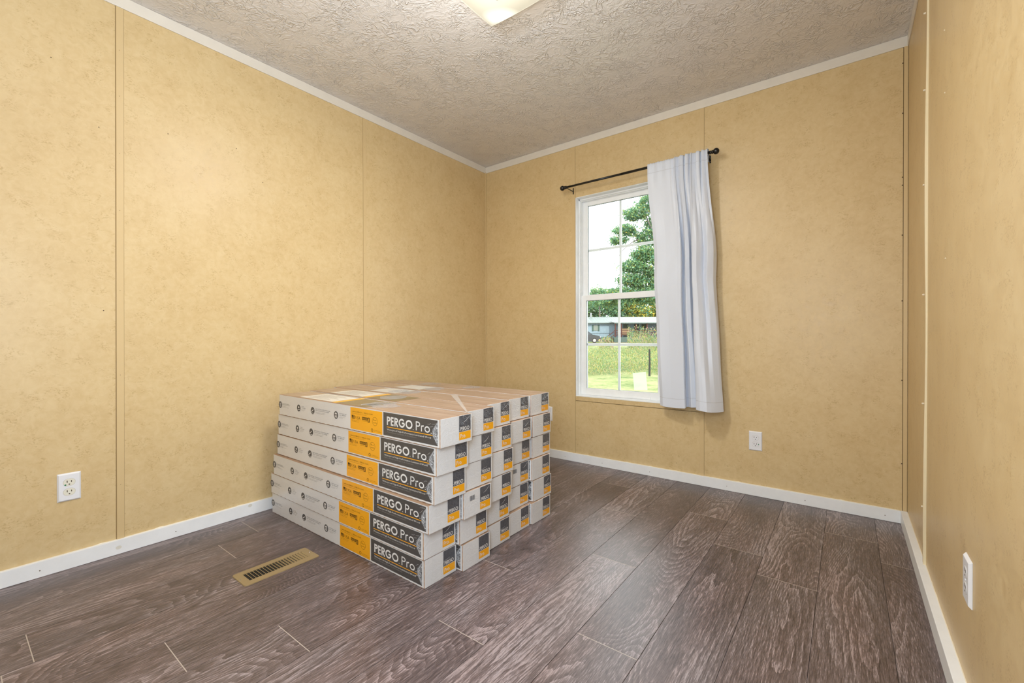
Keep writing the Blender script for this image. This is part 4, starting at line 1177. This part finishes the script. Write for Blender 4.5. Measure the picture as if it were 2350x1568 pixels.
# fence post
x, y = W2(6.38, 20.4)
fp = thing('fence_post', 'thin dark wooden fence post at the edge of the lawn', 'post', (x, y, -0.86))
MB().tube([(0, 0, 0), (.01, 0, .7), (0, 0, 1.28)], [.05, .045, .04], 8).build('post_shaft', plain('weathered_post', (0.035, 0.035, 0.032), 1.0, spec=0.0), fp)
MB().tube([(0, 0, 1.275), (0, 0, 1.30)], [.043, .028], 8).build('post_top', plain('weathered_post_end', (0.06, 0.06, 0.055), 1.0, spec=0.0), fp)

# far single-storey house with porch
HD = 60.0; hb = 0.50
ox, oy = W2(0, HD)
house = thing('far_house', 'long pale blue single-storey house with ribbed metal roof and porch', 'house', (ox, oy, hb), math.atan2(RD.y, RD.x))
k0 = HD / 1008.5
LXp = lambda px: (px - 1175) * k0
s = NT('pale_blue_siding'); P = s.coord('Object'); sp = s.n('ShaderNodeSeparateXYZ'); s.l(P, sp.inputs[0])
rib = s.math('SINE', s.math('MULTIPLY', sp.outputs[0], 2 * PI / .2))
M_SIDING = s.pbr((0.15, 0.205, 0.245), .7, normal=s.bump(rib, .5, .02))
x0, x1 = LXp(1240), LXp(1640)
MB().box((x0, 0, .62), (x1, 7, 2.62)).build('wall_siding', M_SIDING, house)
MB().box((x0, .04, -.3), (x1, 6.9, .60)).build('skirting', plain('grey_blue_skirting', (0.05, 0.075, 0.075), .7), house)
MB().box((x0, -.03, 1.12), (LXp(1400), 0, 1.19)).build('siding_band', plain('slate_band', (0.07, 0.10, 0.12), .7), house)
s = NT('ribbed_metal_roof'); P = s.coord('Object'); sp = s.n('ShaderNodeSeparateXYZ'); s.l(P, sp.inputs[0])
M_ROOF = s.pbr((0.060, 0.082, 0.072), .45, normal=s.bump(s.math('SINE', s.math('MULTIPLY', sp.outputs[0], 2 * PI / .4)), .6, .03))
m = MB(); m.v = [(x0 - .3, -.4, 2.58), (x1, -.4, 2.58), (x1, 3.5, 3.55), (x0 - .3, 3.5, 3.55), (x1, 7.3, 2.6), (x0 - .3, 7.3, 2.6), (x0 - .3, -.4, 2.48), (x1, -.4, 2.48)]
m.f = [(0, 1, 2, 3), (3, 2, 4, 5), (6, 7, 1, 0)]; m.m = [0, 0, 0]
m.build('roof', M_ROOF, house)
# porch
px0, px1 = LXp(1398), x1
m = MB(); m.v = [(px0, -3.0, 2.50), (px1, -3.0, 2.50), (px1, .2, 2.95), (px0, .2, 2.95), (px0, -3.0, 2.38), (px1, -3.0, 2.38)]
m.f = [(0, 1, 2, 3), (4, 5, 1, 0)]; m.m = [0, 0]
m.build('porch_roof', M_ROOF, house)
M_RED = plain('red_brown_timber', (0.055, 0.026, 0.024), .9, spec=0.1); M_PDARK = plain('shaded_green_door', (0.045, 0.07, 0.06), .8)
MB().box((px0, -2.9, -.2), (px1, 0, .62)).build('porch_base', plain('green_grey_lattice', (0.045, 0.07, 0.062), .9), house)
for px_ in (1401, 1414, 1446, 1470, 1492, 1510, 1540, 1580):
    MB().box((LXp(px_) - .07, -2.9, .6), (LXp(px_) + .07, -2.76, 2.45)).build('porch_post', M_RED, house)
for z in (.85, 1.12, 1.40):
    MB().box((px0, -2.92, z), (px1, -2.85, z + .09)).build('railing', M_RED, house)
m = MB(); m.tube([(px0, -2.9, 1.35), (px0 - 1.1, -2.9, .55)], .05, 6); m.tube([(px0, -2.9, .9), (px0 - 1.1, -2.9, .15)], .05, 6); m.build('stair_rail', M_RED, house)
for i in range(3): MB().box((px0 - 1.05 + i * .33, -2.8, -.2), (px0 - .75 + i * .33, -1.6, .1 + i * .2)).build('step', M_RED, house)
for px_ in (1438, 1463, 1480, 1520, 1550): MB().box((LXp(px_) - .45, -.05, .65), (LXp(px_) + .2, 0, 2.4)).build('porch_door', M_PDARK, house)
wf_ = MB().box((LXp(1362), -.04, 1.5), (LXp(1372), 0, 2.25)).build('window', plain('grey_window', (0.12, 0.14, 0.12), .4), house)
for a, b_ in ((1358.5, 1362), (1372, 1375.5)): MB().box((LXp(a), -.06, 1.46), (LXp(b_), 0, 2.29)).build('shutter', plain('dark_green_shutter', (0.022, 0.055, 0.045), .7), house)
MB().tube([(LXp(1366), 3.2, 3.2), (LXp(1366), 3.2, 4.15)], .14, 10).build('vent_pipe', plain('grey_pipe', (0.16, 0.17, 0.17), .6), house)
x, y = W2(LXp(1432) * 57.6 / 60, 57.6)
ch = thing('porch_bench', 'tan bench standing on the far porch behind the railing', 'bench', (x, y, hb + .62), math.atan2(RD.y, RD.x))
MB().box((-.75, -.3, .30), (.75, .3, .45)).build('seat', plain('tan_bench', (0.22, 0.15, 0.085), .8), ch); MB().box((-.75, .25, .35), (.75, .35, 1.15)).build('backrest', plain('tan_bench_back', (0.21, 0.14, 0.08), .8), ch)
for xx in (-.68, .6): MB().box((xx, -.28, 0), (xx + .08, .28, .32)).build('leg', M_RED, ch)

# parked car
x, y = W2(LXp(1338) * 56 / 60, 56)
car = thing('car', 'dark grey parked car in front of the far house', 'car', (x, y, gz(56) + .05), math.atan2(RD.y, RD.x))
prof = [(-2.1, .30), (-2.1, .75), (-1.9, .92), (-1.25, 1.0), (-.75, 1.42), (.45, 1.45), (1.05, 1.0), (1.85, .86), (2.05, .62), (2.05, .30)]
m = MB(); n = len(prof)
m.v = [(a, -.85, b_) for a, b_ in prof] + [(a, .85, b_) for a, b_ in prof]
m.f = [tuple(range(n)), tuple(range(2 * n - 1, n - 1, -1))] + [(i, (i + 1) % n, n + (i + 1) % n, n + i) for i in range(n)]; m.m = [0] * len(m.f)
m.build('car_body', plain('dark_grey_paint', (0.022, 0.025, 0.03), .35, coat=.2), car, bevel=.05)
m = MB(); m.quad([(-1.15, -.86, 1.02), (.9, -.86, 1.02), (.4, -.86, 1.38), (-.7, -.86, 1.36)]); m.build('side_glass', plain('dark_glass', (0.03, 0.04, 0.05), .1), car)
for xx in (-1.35, 1.3):
    wv = MB().tube([(xx, -.88, .32), (xx, -.68, .32)], .32, 18).build('wheel', plain('tyre_rubber', (0.02, 0.02, 0.02), .8), car)
    MB().tube([(xx, -.885, .32), (xx, -.88, .32)], .19, 14).build('hubcap', M_SILVER, wv)
MB().box((1.55, -.80, .55), (2.08, .80, .78)).build('bumper', plain('white_bumper', (0.75, 0.76, 0.78), .4), car)

for o in COL.objects:
    if o.name.split('.')[0] in ('film_crease', 'film_wrinkle', 'fine_print', 'film_streak', 'label_text', 'barcode', 'caulk_bead', 'printed_seals'):
        o['kind'] = 'stuff'
